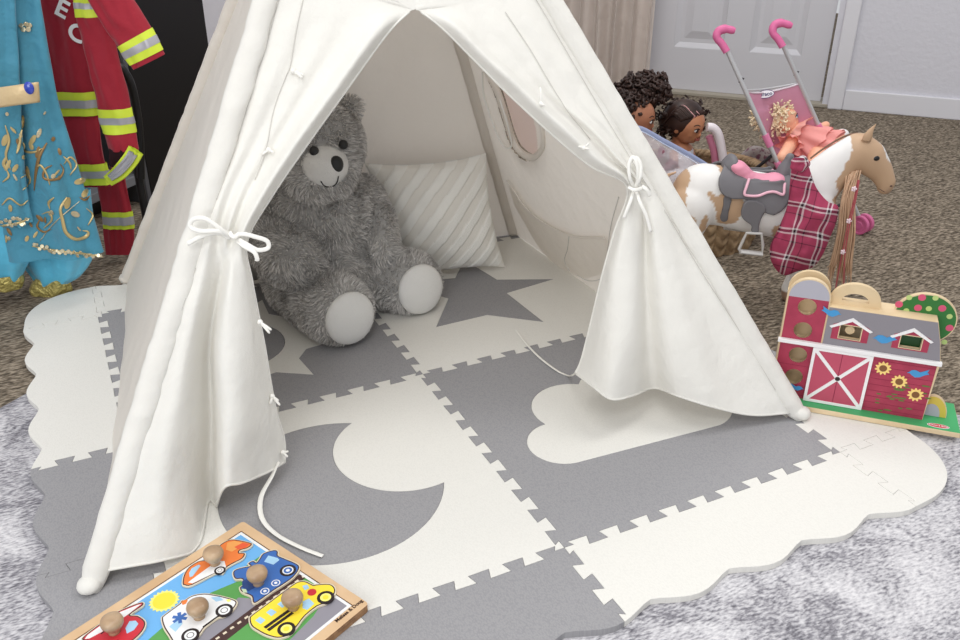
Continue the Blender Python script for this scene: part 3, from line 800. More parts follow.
# ---- the pile: short curved tufts growing out of the skin, in the same mesh
me = skin.data; me.calc_loop_triangles()
tris = [(t.vertices[0], t.vertices[1], t.vertices[2], t.area) for t in me.loop_triangles]
acc = []; tot = 0
for t in tris: tot += t[3]; acc.append(tot)
import bisect
pads = [(f1, (D(356, 322, 1.96)-f1).normalized()), (f2, (D(428, 293, 2.10)-f2).normalized())]
muz_c = hd+tf*.078 - UP*.018 - RI*.006
def furcol(p, k):
    return k
fv = [v.co.copy() for v in me.vertices]; ff = [tuple(p.vertices) for p in me.polygons]; fc = [(.44, .43, .42, 1)]*len(fv)
vn = [v.normal.copy() for v in me.vertices]
random.seed(11)
N = 42000; g1 = rgb((176, 173, 170)); g2 = rgb((232, 229, 226))
for _ in range(N):
    x = random.random()*tot; i = bisect.bisect(acc, x); i = min(i, len(tris)-1); t = tris[i]
    a, b = random.random(), random.random()
    if a+b > 1: a, b = 1-a, 1-b
    p = fv[t[0]]*(1-a-b)+fv[t[1]]*a+fv[t[2]]*b; n = (vn[t[0]]*(1-a-b)+vn[t[1]]*a+vn[t[2]]*b).normalized()
    if n.dot((CAM-p).normalized()) < -.35: 
        if random.random() < .6: continue
    if (p-muz_c).length < .050 and (p-hd).dot(tf) > .09: continue
    sk = False
    for (fcen, fd) in pads:
        r = p-fcen; ax = r.dot(fd)
        if ax > .025 and (r-fd*ax).length < .053: sk = True
    if sk: continue
    comb = Vector((noise.noise(p*22), noise.noise(p*22+Vector((9, 3, 1))), noise.noise(p*22+Vector((2, 8, 5)))))*1.5 + Vector((0, 0, -.35))
    tg = comb-n*comb.dot(n)
    L = random.uniform(.009, .015); w = random.uniform(.0009, .0016)
    sd = n.cross(Vector((random.uniform(-1, 1), random.uniform(-1, 1), random.uniform(-1, 1))))
    if sd.length < 1e-3: continue
    sd = sd.normalized()*w
    q1 = p+n*L*.55+tg*L*.25; q2 = p+n*L*.8+tg*L*.85
    if q2.z < MAT_Z+.001: q2.z = MAT_Z+.001
    if q1.z < MAT_Z+.001: q1.z = MAT_Z+.001
    o = len(fv); fv += [p-sd, p+sd, q1+sd*.9, q1-sd*.9, q2]
    ff += [(o, o+1, o+2, o+3), (o+3, o+2, o+4)]
    k = random.random(); cl = tuple(g1[j]+(g2[j]-g1[j])*k for j in range(3))+(1,)
    fc += [cl]*5
nm = bpy.data.meshes.new('body'); nm.from_pydata([tuple(v) for v in fv], [], ff); nm.materials.append(M_fur)
at = nm.color_attributes.new('Col', 'FLOAT_COLOR', 'POINT')
at.data.foreach_set('color', [x for c_ in fc for x in c_]); nm.polygons.foreach_set('use_smooth', [True]*len(nm.polygons))
skin.data = nm
# muzzle, nose, mouth, eyes
qm = Vector((0, 0, 1)).rotation_difference(tf).to_matrix()
mz = MB(); mz.ball(muz_c, (.054, .050, .050), 28, 18, qm); mz.build('muzzle', M_plush, BEAR, sharp=0)
nose_c = muz_c+tf*.040+UP*.016+RI*.014
MB().ball(D(337, 168, 0)*0+nose_c, (.0165, .020, .012), 20, 12, qm).build('nose', M_blk, BEAR, sharp=0)
mzb = BVHTree.FromPolygons(mz.v, mz.f)
tubo('mouth', [drape(x, y, mzb, .0016, Plane(muz_c, -FH)) for x, y in ((338, 176), (337, 181), (334, 185), (329, 186.5), (324, 185), (321, 181))], .0012, M_thread, BEAR)
eb = BVHTree.FromPolygons(fv[:len(vn)], ff[:len(me.polygons)])
for (x, y) in ((314, 151), (341, 144.5)):
    c = drape(x, y, eb, .010, Plane(hd, -FH)); MB().ball(c, .0105, 16, 10).build('eye', M_blk, BEAR, sharp=0)
for (fcen, fd) in pads:
    mbp = MB(); rot = Vector((0, 0, 1)).rotation_difference(fd).to_matrix()
    mbp.ball(fcen+fd*.064, (.060, .062, .022), 28, 16, rot)
    for v in mbp.v: v.z = max(v.z, MAT_Z+.003)
    mbp.build('foot_pad', M_plush, BEAR, sharp=0)

# ================================================================== WOODEN KNOB PUZZLE
PZ0 = MAT_Z+.0005; PZT = PZ0+.014
pR = gz(369, 603.5, PZT); pT = gz(243, 521, PZT)
pu = (pT-pR); pu.z = 0; pzH = pu.length; pu.normalize(); pr_ = Vector((pu.y, -pu.x, 0)); pzW = .40
pO = Vector((pR.x, pR.y, 0))-pr_*pzW                     # bottom left corner of the picture
def pz(x, y, h): return pO + pr_*x + pu*y + Vector((0, 0, h))
def pzl(px, py, h=PZT):
    p = gz(px, py, h)-pO; return (p.x*pr_.x+p.y*pr_.y, p.x*pu.x+p.y*pu.y)
M_ply = mat('light_plywood', (222, 190, 152), .5, bump=(90, .2, .001), var=(14, (206, 170, 130), .35, .7))
M_plye = mat('plywood_edge', (168, 128, 92), .6, var=(60, (140, 104, 74), .4, .6))
def flatm(n, c): return mat('paint_'+n, c, .38, spec=.4)
K_sky = flatm('sky', (112, 178, 232)); K_grn = flatm('green', (92, 160, 84)); K_gry = flatm('road_grey', (146, 143, 152)); K_wht = flatm('white', (238, 238, 238)); K_blk = flatm('black', (40, 30, 32))
K_brn = flatm('track_brown', (72, 48, 46)); K_yel = flatm('yellow', (250, 224, 66)); K_org = flatm('orange', (236, 128, 62)); K_red = flatm('red', (206, 50, 62)); K_blu = flatm('blue', (62, 108, 180)); K_lbl = flatm('pale_blue', (170, 210, 238)); K_dbl = flatm('dark_blue', (40, 70, 130)); K_lyl = flatm('lemon', (248, 238, 130)); K_pale = flatm('cut_edge', (226, 214, 190))
PUZ = thing('puzzle_board', 'wooden vehicle puzzle board with a painted town scene lying on the grey mat', 'puzzle', tuple(pz(pzW/2, pzH/2, PZ0)))
def rrect(x0, y0, x1, y1, r, n=5):
    out = []
    for (cx, cy, a) in ((x1-r, y1-r, 0), (x0+r, y1-r, 90), (x0+r, y0+r, 180), (x1-r, y0+r, 270)):
        for k in range(n+1): t = math.radians(a+90*k/n); out.append((cx+r*math.cos(t), cy+r*math.sin(t)))
    return out
fr = .017
bevel(MB().poly([rrect(0, 0, pzW, pzH, .006)], pz, PZ0, PZT-.004, 0, 1).build('backing_board', [M_ply, M_plye], PUZ, smooth=False), .0008)
bevel(MB().poly([rrect(0, 0, pzW, pzH, .006), [(fr, fr), (fr, pzH-fr), (pzW-fr, pzH-fr), (pzW-fr, fr)]], pz, PZT-.004, PZT, 0, 1).build('frame', [M_ply, M_plye], PUZ, smooth=False), .0008)
# painted scene: white margin, then colour fields, as one printed sheet
S = MB(); h0, h1 = PZT-.004, PZT-.0012
def layer(pts, mi, k): S.poly([pts], pz, h0, h1+k*.00012, mi)
def clip(pts, m=fr+.006):
    # Sutherland-Hodgman to the picture area
    for ax, lo, sg in ((0, m, 1), (0, pzW-m, -1), (1, m, 1), (1, pzH-m, -1)):
        out = []
        for i in range(len(pts)):
            a, b = pts[i-1], pts[i]; ia = (a[ax]-lo)*sg >= 0; ib = (b[ax]-lo)*sg >= 0
            if ia != ib: t = (lo-a[ax])/(b[ax]-a[ax]); out.append((a[0]+(b[0]-a[0])*t, a[1]+(b[1]-a[1])*t))
            if ib: out.append(b)
        pts = out
    return pts
Z = lambda pts: [pzl(180+x*.20833, 520+y*.20833) for x, y in pts]     # survey notes taken from the close view of the board
Y = lambda pts: [pzl(60+x*.17708, 560+y*.17708) for x, y in pts]
layer([(fr+.001, fr+.001), (pzW-fr-.001, fr+.001), (pzW-fr-.001, pzH-fr-.001), (fr+.001, pzH-fr-.001)], 3, 0)
m_ = fr+.006
layer([(m_, m_), (pzW-m_, m_), (pzW-m_, pzH-m_), (m_, pzH-m_)], 0, 1)
layer(clip(Z([(440, 120), (700, 250), (620, 620), (-100, 700), (-300, 700), (0, 440), (150, 345), (270, 295), (300, 230), (400, 160)])), 1, 2)
layer(clip(Z([(590, 228), (640, 244), (400, 420), (150, 640), (-150, 760), (-60, 620), (215, 430), (280, 370), (420, 380)])), 2, 3)
layer(clip(Z([(880, 380), (760, 300), (735, 310), (640, 460), (520, 580), (560, 680), (900, 500)])), 2, 3)
layer(clip(Z([(612, 232), (640, 244), (395, 440), (140, 640), (-60, 790), (-110, 770), (120, 590), (360, 410)])), 5, 4)
for k in range(22):
    t = k/22; a = Vector((618-760*t, 248+545*t)); dx, dy = 17, -11
    if a.x < 60 and a.y > 720: continue
    layer(clip(Z([(a.x, a.y-3), (a.x+dx, a.y+dy-3), (a.x+dx+6, a.y+dy+4), (a.x+6, a.y+4)])), 4, 5) if True else 0
sun = []
scx2, scy2 = pzl(60+588*.17708, 560+228*.17708)
for k in range(40): r = .0195+(.0028 if k % 2 else -.0006); sun.append((scx2+r*math.cos(2*PI*k/40), scy2+r*math.sin(2*PI*k/40)))
layer(clip(sun), 6, 5); layer(circ(scx2, scy2, .0165, 30), 7, 6)
S.build('printed_scene', [K_sky, K_grn, K_gry, K_wht, K_pale, K_brn, K_lyl, K_yel], PUZ, smooth=False)
text_on('brand_lettering', 'Melissa & Doug', .0084, mat('ink_brown', (70, 48, 40), .6), pz(*pzl(349, 611), PZT+.0003), pr_, pu, PUZ, bold=.00012)
# ---- lift-out vehicles, each with a turned knob
M_knob = mat('turned_wood', (196, 168, 136), .35, bump=(40, .15, .001), var=(30, (152, 122, 94), .35, .75), coat=.25)
PTOP = PZT+.003
def vehicle(nm, label, outline, fill, details, knob, grow=.0018):
    ol = smooth2(outline, 3); c = Vector((sum(p[0] for p in ol)/len(ol), sum(p[1] for p in ol)/len(ol)))
    root = thing(nm, label, 'puzzle piece', tuple(pz(c.x, c.y, PZT-.0008)), 'lift-out vehicle pieces of the knob puzzle')
    big = inset(ol, -grow)
    bevel(MB().poly([big], pz, PZT-.0004, PTOP, 0).build('wooden_piece', M_ply if False else K_pale, root, smooth=False), .0006, 1)
    MB().poly([inset(ol, -.0002)], pz, PTOP-.001, PTOP+.00015).build('dark_outline', K_brn, root, smooth=False)
    MB().poly([inset(ol, .0016)], pz, PTOP-.001, PTOP+.0003).build('painted_body', fill, root, smooth=False)
    mb = {}
    for lv, (kname, pts, m) in enumerate(details):
        if kname in ('tyre', 'hub_cap', 'axle', 'window', 'black_stripe', 'flame'):
            MB().poly([pts], pz, PTOP-.001, PTOP+.0004+lv*.00006).build(kname, m, root, smooth=False); continue
        b = mb.setdefault(kname, [MB(), []])
        if m not in b[1]: b[1].append(m)
        b[0].poly([pts], pz, PTOP-.001, PTOP+.0004+lv*.00006, b[1].index(m))
    for kname, (b, ms) in mb.items(): b.build(kname, ms, root, smooth=False)
    kx, ky = knob
    MB().lathe([(.0085, 0), (.0075, .003), (.0082, .006), (.0125, .0105), (.0155, .016), (.0160, .0205), (.0145, .025), (.010, .0278), (.004, .0288), (0, .0289)], pz(kx, ky, PTOP+.0003), (0, 0, 1), 28).build('knob', M_knob, root, sharp=0)
    return root
def wheel(px, r=.0115, hub=None, Zf=Z):
    c = Zf([px])[0]; return [('tyre', circ(c[0], c[1], r, 28), K_blk), ('hub_cap', circ(c[0], c[1], r*.68, 24), hub or K_wht), ('axle', circ(c[0], c[1], r*.42, 20), K_blk if hub is None else K_wht), ('axle', circ(c[0], c[1], r*.34, 20), K_wht if hub is None else hub)]
def kn(px, py):                                    # knob stands where its foot meets the piece
    return pzl(px, py, PTOP)
vehicle('toy_car', 'orange and white car piece in the knob puzzle, at its topmost corner', Z([(15, 310), (22, 270), (45, 235), (90, 206), (135, 195), (180, 140), (225, 108), (265, 102), (335, 116), (345, 126), (325, 142), (290, 152), (285, 165), (312, 168), (300, 192), (262, 212), (222, 236), (205, 262), (170, 262), (60, 318), (25, 320)]), K_org,
 [('white_stripe', Z([(40, 308), (60, 292), (130, 240), (185, 205), (215, 205), (222, 232), (205, 258), (170, 260), (62, 312)]), K_wht), ('window', Z([(45, 262), (58, 240), (92, 222), (100, 228), (62, 278), (48, 282)]), K_lbl), ('flame', Z([(222, 150), (228, 118), (262, 108), (300, 116), (285, 140), (250, 160)]), flatm('light_orange', (244, 168, 92))), ('flame', Z([(262, 138), (300, 118), (335, 122), (315, 140), (280, 148)]), flatm('coral', (232, 96, 62)))]
 + wheel((193, 250), .0085), kn(215, 563.5))
vehicle('toy_train', 'blue steam train piece in the knob puzzle', Z([(258, 272), (262, 250), (300, 236), (340, 228), (330, 216), (352, 204), (368, 212), (386, 190), (402, 168), (452, 152), (470, 160), (470, 178), (500, 192), (560, 218), (572, 240), (545, 280), (490, 320), (450, 345), (372, 400), (352, 400), (345, 372), (300, 352), (290, 330), (310, 318), (300, 290), (270, 290)]), K_blu,
 [('cab_window', Z([(405, 208), (425, 178), (470, 190), (478, 200), (450, 222)]), K_lbl), ('smoke_box', Z([(300, 300), (345, 280), (365, 330), (330, 350), (300, 330)]), K_dbl), ('cow_catcher', Z([(296, 338), (318, 340), (325, 356), (305, 356)]), flatm('pale_green', (206, 226, 190)))]
 + wheel((519, 250), .0125, K_wht)[:2]+[('hub_cap', circ(*Z([(519, 250)])[0], .0066, 20), K_blu), ('axle', circ(*Z([(519, 250)])[0], .003, 16), K_wht)]
 + [('tyre', circ(*Z([(461, 311)])[0], .0078, 24), K_blu), ('hub_cap', circ(*Z([(461, 311)])[0], .0068, 22), K_wht), ('tyre', circ(*Z([(461, 311)])[0], .0052, 22), K_blu), ('axle', circ(*Z([(461, 311)])[0], .0026, 14), K_wht),
    ('tyre', circ(*Z([(409, 351)])[0], .0078, 24), K_blu), ('hub_cap', circ(*Z([(409, 351)])[0], .0068, 22), K_wht), ('tyre', circ(*Z([(409, 351)])[0], .0052, 22), K_blu), ('axle', circ(*Z([(409, 351)])[0], .0026, 14), K_wht)], kn(258.5, 583.5))
vehicle('toy_bus', 'yellow school bus piece in the knob puzzle', Z([(336, 480), (350, 462), (420, 410), (500, 350), (560, 308), (600, 302), (640, 320), (655, 318), (720, 316), (745, 340), (735, 372), (700, 405), (660, 420), (600, 468), (560, 520), (520, 560), (470, 572), (420, 560), (380, 540), (345, 515)]), K_yel,
 [('window', Z([(362, 490), (385, 472), (412, 488), (388, 508)]), K_lbl), ('window', Z([(415, 452), (438, 434), (465, 450), (440, 470)]), K_lbl), ('window', Z([(468, 412), (488, 398), (515, 412), (492, 430)]), K_lbl), ('windscreen', Z([(588, 325), (612, 318), (622, 335), (600, 345)]), K_lbl), ('window', Z([(590, 400), (620, 385), (645, 410), (612, 440), (590, 432)]), K_lbl),
  ('black_stripe', Z([(402, 522), (520, 438), (532, 445), (414, 530)]), K_blk), ('black_stripe', Z([(418, 534), (536, 450), (548, 456), (430, 542)]), K_blk), ('stop_lamp', circ(*Z([(634, 355)])[0], .0068, 20), K_red)]
 + wheel((700, 380), .0128, K_yel)[:1]+[('hub_cap', circ(*Z([(700, 380)])[0], .0082, 22), K_lyl), ('axle', circ(*Z([(700, 380)])[0], .0045, 18), K_yel)]
 + [('tyre', circ(*Z([(512, 532)])[0], .0128, 26), K_blk), ('hub_cap', circ(*Z([(512, 532)])[0], .0082, 22), K_lyl), ('axle', circ(*Z([(512, 532)])[0], .0045, 18), K_yel)], kn(293.5, 608))
vehicle('toy_ambulance', 'white ambulance piece with a blue cross in the knob puzzle', Z([(-85, 480), (-70, 462), (0, 410), (10, 395), (24, 394), (60, 372), (120, 362), (180, 370), (215, 378), (262, 392), (272, 408), (250, 440), (215, 465), (180, 475), (120, 520), (90, 560), (40, 590), (-20, 600), (-50, 560), (-75, 520)]), K_wht,
 [('beacon', Z([(8, 402), (22, 392), (40, 392), (30, 410), (14, 416)]), K_org), ('window', Z([(-50, 520), (-15, 490), (15, 505), (-20, 545)]), K_lbl), ('windscreen', Z([(150, 380), (190, 376), (210, 392), (175, 400)]), K_lbl), ('headlamp', Z([(222, 390), (240, 388), (246, 398), (230, 402)]), K_lyl)]
 + [('blue_cross', [(cx_+.011*math.cos(a+da)*(1 if abs(da) < .5 else .45), cy_+.011*math.sin(a+da)*(1 if abs(da) < .5 else .45)) for a in [2*PI*j/6 for j in range(6)] for da in (-.24, .24, .52)], K_blu) for cx_, cy_ in Y([(678, 336)])]
 + [('side_line', Z([(110, 520), (190, 462), (193, 466), (114, 526)]), K_blk)]
 + wheel((214, 442), .0125)+wheel((52, 562), .0125), kn(199.5, 617))
vehicle('toy_helicopter', 'red helicopter piece with a white rotor in the knob puzzle', Y([(130, 460), (150, 430), (250, 355), (330, 300), (440, 255), (470, 250), (465, 268), (395, 318), (440, 325), (478, 352), (480, 385), (450, 430), (380, 490), (300, 560), (240, 560), (215, 500), (190, 470)]), K_red,
 [('rotor', Y([(142, 456), (160, 432), (255, 362), (330, 308), (440, 263), (462, 258), (385, 318), (250, 410), (170, 452)]), K_wht), ('rotor_line', Y([(230, 425), (330, 352), (334, 357), (234, 430)]), K_blk), ('cockpit', Y([(395, 355), (430, 352), (445, 370), (420, 405), (380, 425), (372, 395)]), K_lbl), ('body_stripe', Y([(262, 505), (330, 458), (345, 470), (275, 520)]), flatm('dark_red', (150, 30, 44)))], kn(114.5, 632))

# ================================================================== TOY BARN
BG = MAT_Z+.0008
b0 = gz(799, 403.5, BG); b1 = gz(957, 431, BG)
BPL = Plane(b0, (b1-b0).cross(Vector((0, 0, 1))))
def bl(px, py, off=0.0): q = BPL.loc(px, py, off); return (q.x, q.y)
def bw(x, y, h): return BPL.w(x, max(y, 0.0), h)
K_barn = mat('barn_red', (172, 62, 86), .45, var=(30, (156, 52, 76), .4, .7)); K_bdk = mat('barn_plank_line', (132, 36, 64), .6); K_roof = mat('barn_roof', (140, 136, 142), .5); K_roof2 = mat('barn_roof_light', (168, 164, 170), .5)
K_grass = flatm('barn_green', (70, 170, 106)); K_tree = flatm('tree_green', (52, 118, 56)); K_birch = mat('birch', (226, 204, 168), .5, var=(20, (214, 190, 152), .35, .7)); K_pink = flatm('dot_pink', (214, 88, 122)); K_lgr = flatm('dot_green', (186, 208, 130)); K_wh2 = flatm('trim_white', (240, 238, 238)); K_bird = flatm('bird_blue', (70, 150, 206)); K_petal = flatm('petal', (248, 214, 130)); K_seed = flatm('seed_brown', (128, 84, 48)); K_stem = flatm('stem_green', (96, 120, 58)); K_logo = flatm('logo_red', (206, 52, 70))
BARN = thing('toy_barn', 'wooden toy barn with red planks, silo, green dotted tree and sunflowers', 'toy barn', tuple(b0.lerp(b1, .5)))
Q = lambda pts: [bl(740+x*.2969, 250+y*.2969) for x, y in pts]
dep = -.045                                   # barn body depth
def slab(nm, pts, h0, h1, m, par=None, bev=.0012, holes=(), mside=None):
    o = MB().poly([pts]+list(holes), bw, h0, h1, 0, 0 if mside is None else 1).build(nm, [m] if mside is None else [m, mside], par or BARN, smooth=False)
    return bevel(o, bev) if bev else o
# base board: a shallow box that carries everything
bx0, bx1 = bl(742, 396)[0], bl(958, 431)[0]; bx0 = bl(797, 404)[0]-.004
hb = .011
slab('base_board', [(bx0, 0), (bx1, 0), (bx1, hb), (bx0, hb)], -.085, .026, K_birch)
mb = MB(); mb.add([bw(bx0+.001, hb, -.084), bw(bx1-.001, hb, -.084), bw(bx1-.001, hb, .025), bw(bx0+.001, hb, .025), bw(bx0+.001, hb+.0006, -.084), bw(bx1-.001, hb+.0006, -.084), bw(bx1-.001, hb+.0006, .025), bw(bx0+.001, hb+.0006, .025)], [(4, 5, 6, 7), (0, 1, 5, 4), (1, 2, 6, 5), (2, 3, 7, 6), (3, 0, 4, 7)]); mb.build('grass_top', K_grass, BARN, smooth=False)
# silo with four round holes, and the barn front
sil_h = [Q([(220, 192)])[0], Q([(201, 269)])[0], Q([(181, 352)])[0], Q([(163, 424)])[0]]
SX0 = Q([(130, 300)])[0][0]; SX1 = Q([(300, 190)])[0][0]
body_top = Q([(300, 180)])[0][1]
silo_pts = Q([(100, 520), (146, 160), (152, 122), (170, 98), (200, 80), (235, 76), (268, 90), (292, 118), (302, 158), (300, 182)])
sx0, sx1 = Q([(128, 330)])[0][0], Q([(300, 200)])[0][0]
cxs = (sx0+sx1)/2; rs = (sx1-sx0)/2; yt = Q([(225, 97)])[0][1]
arch = [(sx1, hb), (sx1, yt-rs)]+[(cxs+rs*math.cos(PI*k/20), yt-rs+rs*math.sin(PI*k/20)) for k in range(1, 20)]+[(sx0, yt-rs), (sx0, hb)]
RH_ = .0172
hol = [circ(cxs, h[1], RH_, 24)[::-1] for h in sil_h]
slab('silo', arch, -.012, -.002, K_birch, holes=hol)
slab('silo_back', arch, -.048, -.040, K_birch)
for nm, xx in (('silo_side', sx0), ('silo_side', sx1-.006)): slab(nm, [(xx, hb), (xx+.006, hb), (xx+.006, yt-rs), (xx, yt-rs)], -.040, -.012, K_birch, bev=0)
ins = .0025; yb = Q([(220, 163)])[0][1]
a2 = [(sx1-ins, hb+.001), (sx1-ins, yb), (sx0+ins, yb), (sx0+ins, hb+.001)]
MB().poly([a2]+hol, bw, -.0022, -.0012).build('silo_planks', K_barn, BARN, smooth=False)
cap = [(sx1-ins, yb), (sx1-ins, yt-rs)]+[(cxs+(rs-ins)*math.cos(PI*k/20), yt-rs+(rs-ins)*math.sin(PI*k/20)) for k in range(1, 20)]+[(sx0+ins, yt-rs), (sx0+ins, yb)]
MB().poly([cap], bw, -.0022, -.0012).build('silo_cap', mat('silo_grey', (176, 174, 184), .5), BARN, smooth=False)
for h in hol: MB().grid([[bw(x, y, z) for x, y in h] for z in (-.0118, -.0010)], closed=True).build('hole_rim', K_birch, BARN, sharp=0)
# house body
hx0 = sx1; hx1 = Q([(668, 380)])[0][0]; eave = Q([(400, 340)])[0][1]; ridge = Q([(400, 205)])[0][1]
w1 = Q([(340, 250), (404, 262), (402, 304), (338, 294)]); w2 = Q([(545, 284), (606, 296), (606, 334), (545, 326)])
def rect_of(pts): xs = [p[0] for p in pts]; ys = [p[1] for p in pts]; return min(xs), min(ys), max(xs), max(ys)
W1 = rect_of(w1); W2 = rect_of(w2)
wins = [[(W[0], W[1]), (W[0], W[3]), (W[2], W[3]), (W[2], W[1])] for W in (W1, W2)]
slope = .018
prof = [(hx0, hb), (hx1, hb), (hx1+.004, eave), (hx1-.006, eave+.045), (hx1-.018, ridge), (hx0, ridge)]
slab('barn_front', prof, -.008, 0, K_birch, holes=wins)
slab('barn_back', prof, -.055, -.048, K_birch)
slab('barn_side', [(hx1-.006, hb), (hx1, hb), (hx1, eave), (hx1-.006, eave)], -.048, -.008, K_barn, bev=0)
slab('barn_top', [(hx0, ridge-.006), (hx1-.018, ridge-.006), (hx1-.018, ridge), (hx0, ridge)], -.048, -.008, K_birch, bev=0)
wl = [(hx0+.0005, hb+.001), (hx1-.0008, hb+.001), (hx1-.0008, eave), (hx0+.0005, eave)]
MB().poly([wl], bw, -.0002, .0010).build('plank_wall', K_barn, BARN, smooth=False)
rf = [(hx0+.0005, eave), (hx1+.003, eave), (hx1-.007, eave+.045), (hx1-.019, ridge-.001), (hx0+.0005, ridge-.001)]
MB().poly([rf]+wins, bw, -.0002, .0010).build('roof_panel', K_roof, BARN, smooth=False)
ym = eave+(ridge-eave)*.56
MB().poly([[(hx0+.0005, ym), (hx1-.0085, ym), (hx1-.0195, ridge-.0015), (hx0+.0005, ridge-.0015)]], bw, .0008, .0013).build('roof_band', K_roof2, BARN, smooth=False) if ym > W1[3] else None
# plank grooves
for k in range(9):
    y = hb+.008+k*(eave-hb-.008)/9
    for nm, xa, xb in (('plank_line', hx0+.001, hx1-.001), ('plank_line', sx0+ins, sx1-ins)):
        if xa < sx0+.01 and any(abs(y-h[1]) < RH_ for h in sil_h): continue
        slab(nm, [(xa, y), (xb, y), (xb, y+.0007), (xa, y+.0007)], 0 if xa > sx0+.01 else -.0016, .0013 if xa > sx0+.01 else -.0009, K_bdk, bev=0)
# dormers
for (W, apx) in ((W1, (388, 204)), (W2, (598, 236))):
    g = (W[0]+W[2])/2; hw = (W[2]-W[0])*.86; top = W[3]+.0135
    pl = [(g-hw, W[1]-.004), (g+hw, W[1]-.004), (g+hw, W[3]-.001), (g, top+.001), (g-hw, W[3]-.001)]
    hole = [(W[0], W[1]), (W[0], W[3]), (W[2], W[3]), (W[2], W[1])]
    MB().poly([pl, hole], bw, .0006, .0018).build('dormer_planks', K_barn, BARN, smooth=False)
    t = .0045
    for sg in (1, -1):
        slab('dormer_trim', [(g, top+.004), (g+sg*(hw+.006), W[3]-.006), (g+sg*(hw+.002), W[3]-.009), (g, top-.0035)] if sg == 1 else [(g, top-.0035), (g+sg*(hw+.002), W[3]-.009), (g+sg*(hw+.006), W[3]-.006), (g, top+.004)], .0006, .0034, K_wh2, bev=.0004)
    o = .0016
    MB().poly([[(W[0]-o, W[1]-o), (W[2]+o, W[1]-o), (W[2]+o, W[3]+o), (W[0]-o, W[3]+o)], hole], bw, .0006, .0022).build('window_frame', K_birch, BARN, smooth=False)
cW = bw((W1[0]+W1[2])/2, (W1[1]+W1[3])/2-.001, -.016); MB().lathe([(0, -.006), (.0085, -.006), (.0095, -.004), (.0095, .004), (.0085, .006), (0, .006)], cW, BPL.n, 24).build('wooden_disc', K_birch, BARN)
slab('window_backing', [(W2[0]-.004, W2[1]-.004), (W2[2]+.004, W2[1]-.004), (W2[2]+.004, W2[3]+.004), (W2[0]-.004, W2[3]+.004)], -.016, -.012, flatm('deep_green', (36, 74, 40)), bev=0)
# eave board
slab('eave_board', [(sx0-.003, eave-.0035), (hx1+.006, eave-.0035), (hx1+.006, eave+.0045), (sx0-.003, eave+.0045)], -.001, .0075, K_wh2, bev=.0008)
# barn door
dx0, dx1 = Q([(216, 480)])[0][0], Q([(440, 400)])[0][0]; dy0, dy1 = hb+.0015, eave-.0045
slab('barn_door', [(dx0, dy0), (dx1, dy0), (dx1, dy1), (dx0, dy1)], .0008, .0038, flatm('door_pink', (188, 78, 102)), bev=.0004)
fw_ = .0058
slab('door_frame', [(dx0, dy0), (dx1, dy0), (dx1, dy1), (dx0, dy1)], .0030, .0056, K_wh2, bev=.0004, holes=[[(dx0+fw_, dy0+fw_), (dx0+fw_, dy1-fw_), (dx1-fw_, dy1-fw_), (dx1-fw_, dy0+fw_)]])
for (p, q) in (((dx0+fw_, dy0+fw_), (dx1-fw_, dy1-fw_)), ((dx0+fw_, dy1-fw_), (dx1-fw_, dy0+fw_))):
    p, q = Vector(p), Vector(q); t = (q-p).normalized(); nn = Vector((-t.y, t.x))*.0034
    slab('cross_brace', [p-nn, q-nn, q+nn, p+nn], .0031, .0052, K_wh2, bev=.0003)
cxd = (dx0+dx1)/2
slab('door_gap', [(cxd-.0006, dy0+fw_), (cxd+.0006, dy0+fw_), (cxd+.0006, dy1-fw_), (cxd-.0006, dy1-fw_)], .0035, .0041, K_bdk, bev=0)
cY = (dy0+dy1)/2; slab('finger_hole', circ(cxd, cY, .0048, 20), .0045, .0056, K_blk, bev=0)
# carry handle
hy = ridge; hx = [Q([(306, 172)])[0][0], Q([(486, 190)])[0][0]]; hc = (hx[0]+hx[1])/2-.002; hr = (hx[1]-hx[0])/2; htop = Q([(390, 128)])[0][1]-hy
outer = [(hc+hr*math.cos(PI*k/28), hy-.001+htop*max(0, math.sin(PI*k/28))**.85) for k in range(29)]
inner = [(hc+hr*.52*math.cos(PI*k/24), hy+htop*.18+htop*.36*math.sin(PI*k/24)) for k in range(25)]
slab('carry_handle', outer, -.030, -.020, K_birch, holes=[inner[::-1]], bev=.002)
# round dotted tree behind the roof
tc_ = Q([(626, 257)])[0]; tr = Q([(742, 257)])[0][0]-tc_[0]
tr_pts = circ(tc_[0], tc_[1], tr, 48, tr*.93)
slab('tree_disc', [(p[0], p[1]) for p in tr_pts], -.040, -.031, K_birch, bev=.001)
slab('tree_face', circ(tc_[0], tc_[1], tr-.0025, 48, tr*.93-.0025), -.0312, -.0302, K_tree, bev=0)
slab('tree_trunk', [(tc_[0]-.012, hb), (tc_[0]+.012, hb), (tc_[0]+.012, tc_[1]), (tc_[0]-.012, tc_[1])], -.041, -.032, K_birch, bev=0)
for (x, y, k) in ((535, 193, 0), (570, 170, 1), (614, 170, 0), (660, 172, 1), (683, 207, 0), (708, 235, 1), (708, 274, 0), (637, 208, 1), (655, 243, 0), (690, 322, 1), (600, 205, 0), (560, 215, 1)):
    c = Q([(x+4, y+13)])[0]; slab('tree_dot', circ(c[0], c[1], .0068 if k == 0 else .0052, 18), -.0304, -.0298, K_pink if k == 0 else K_lgr, bev=0)
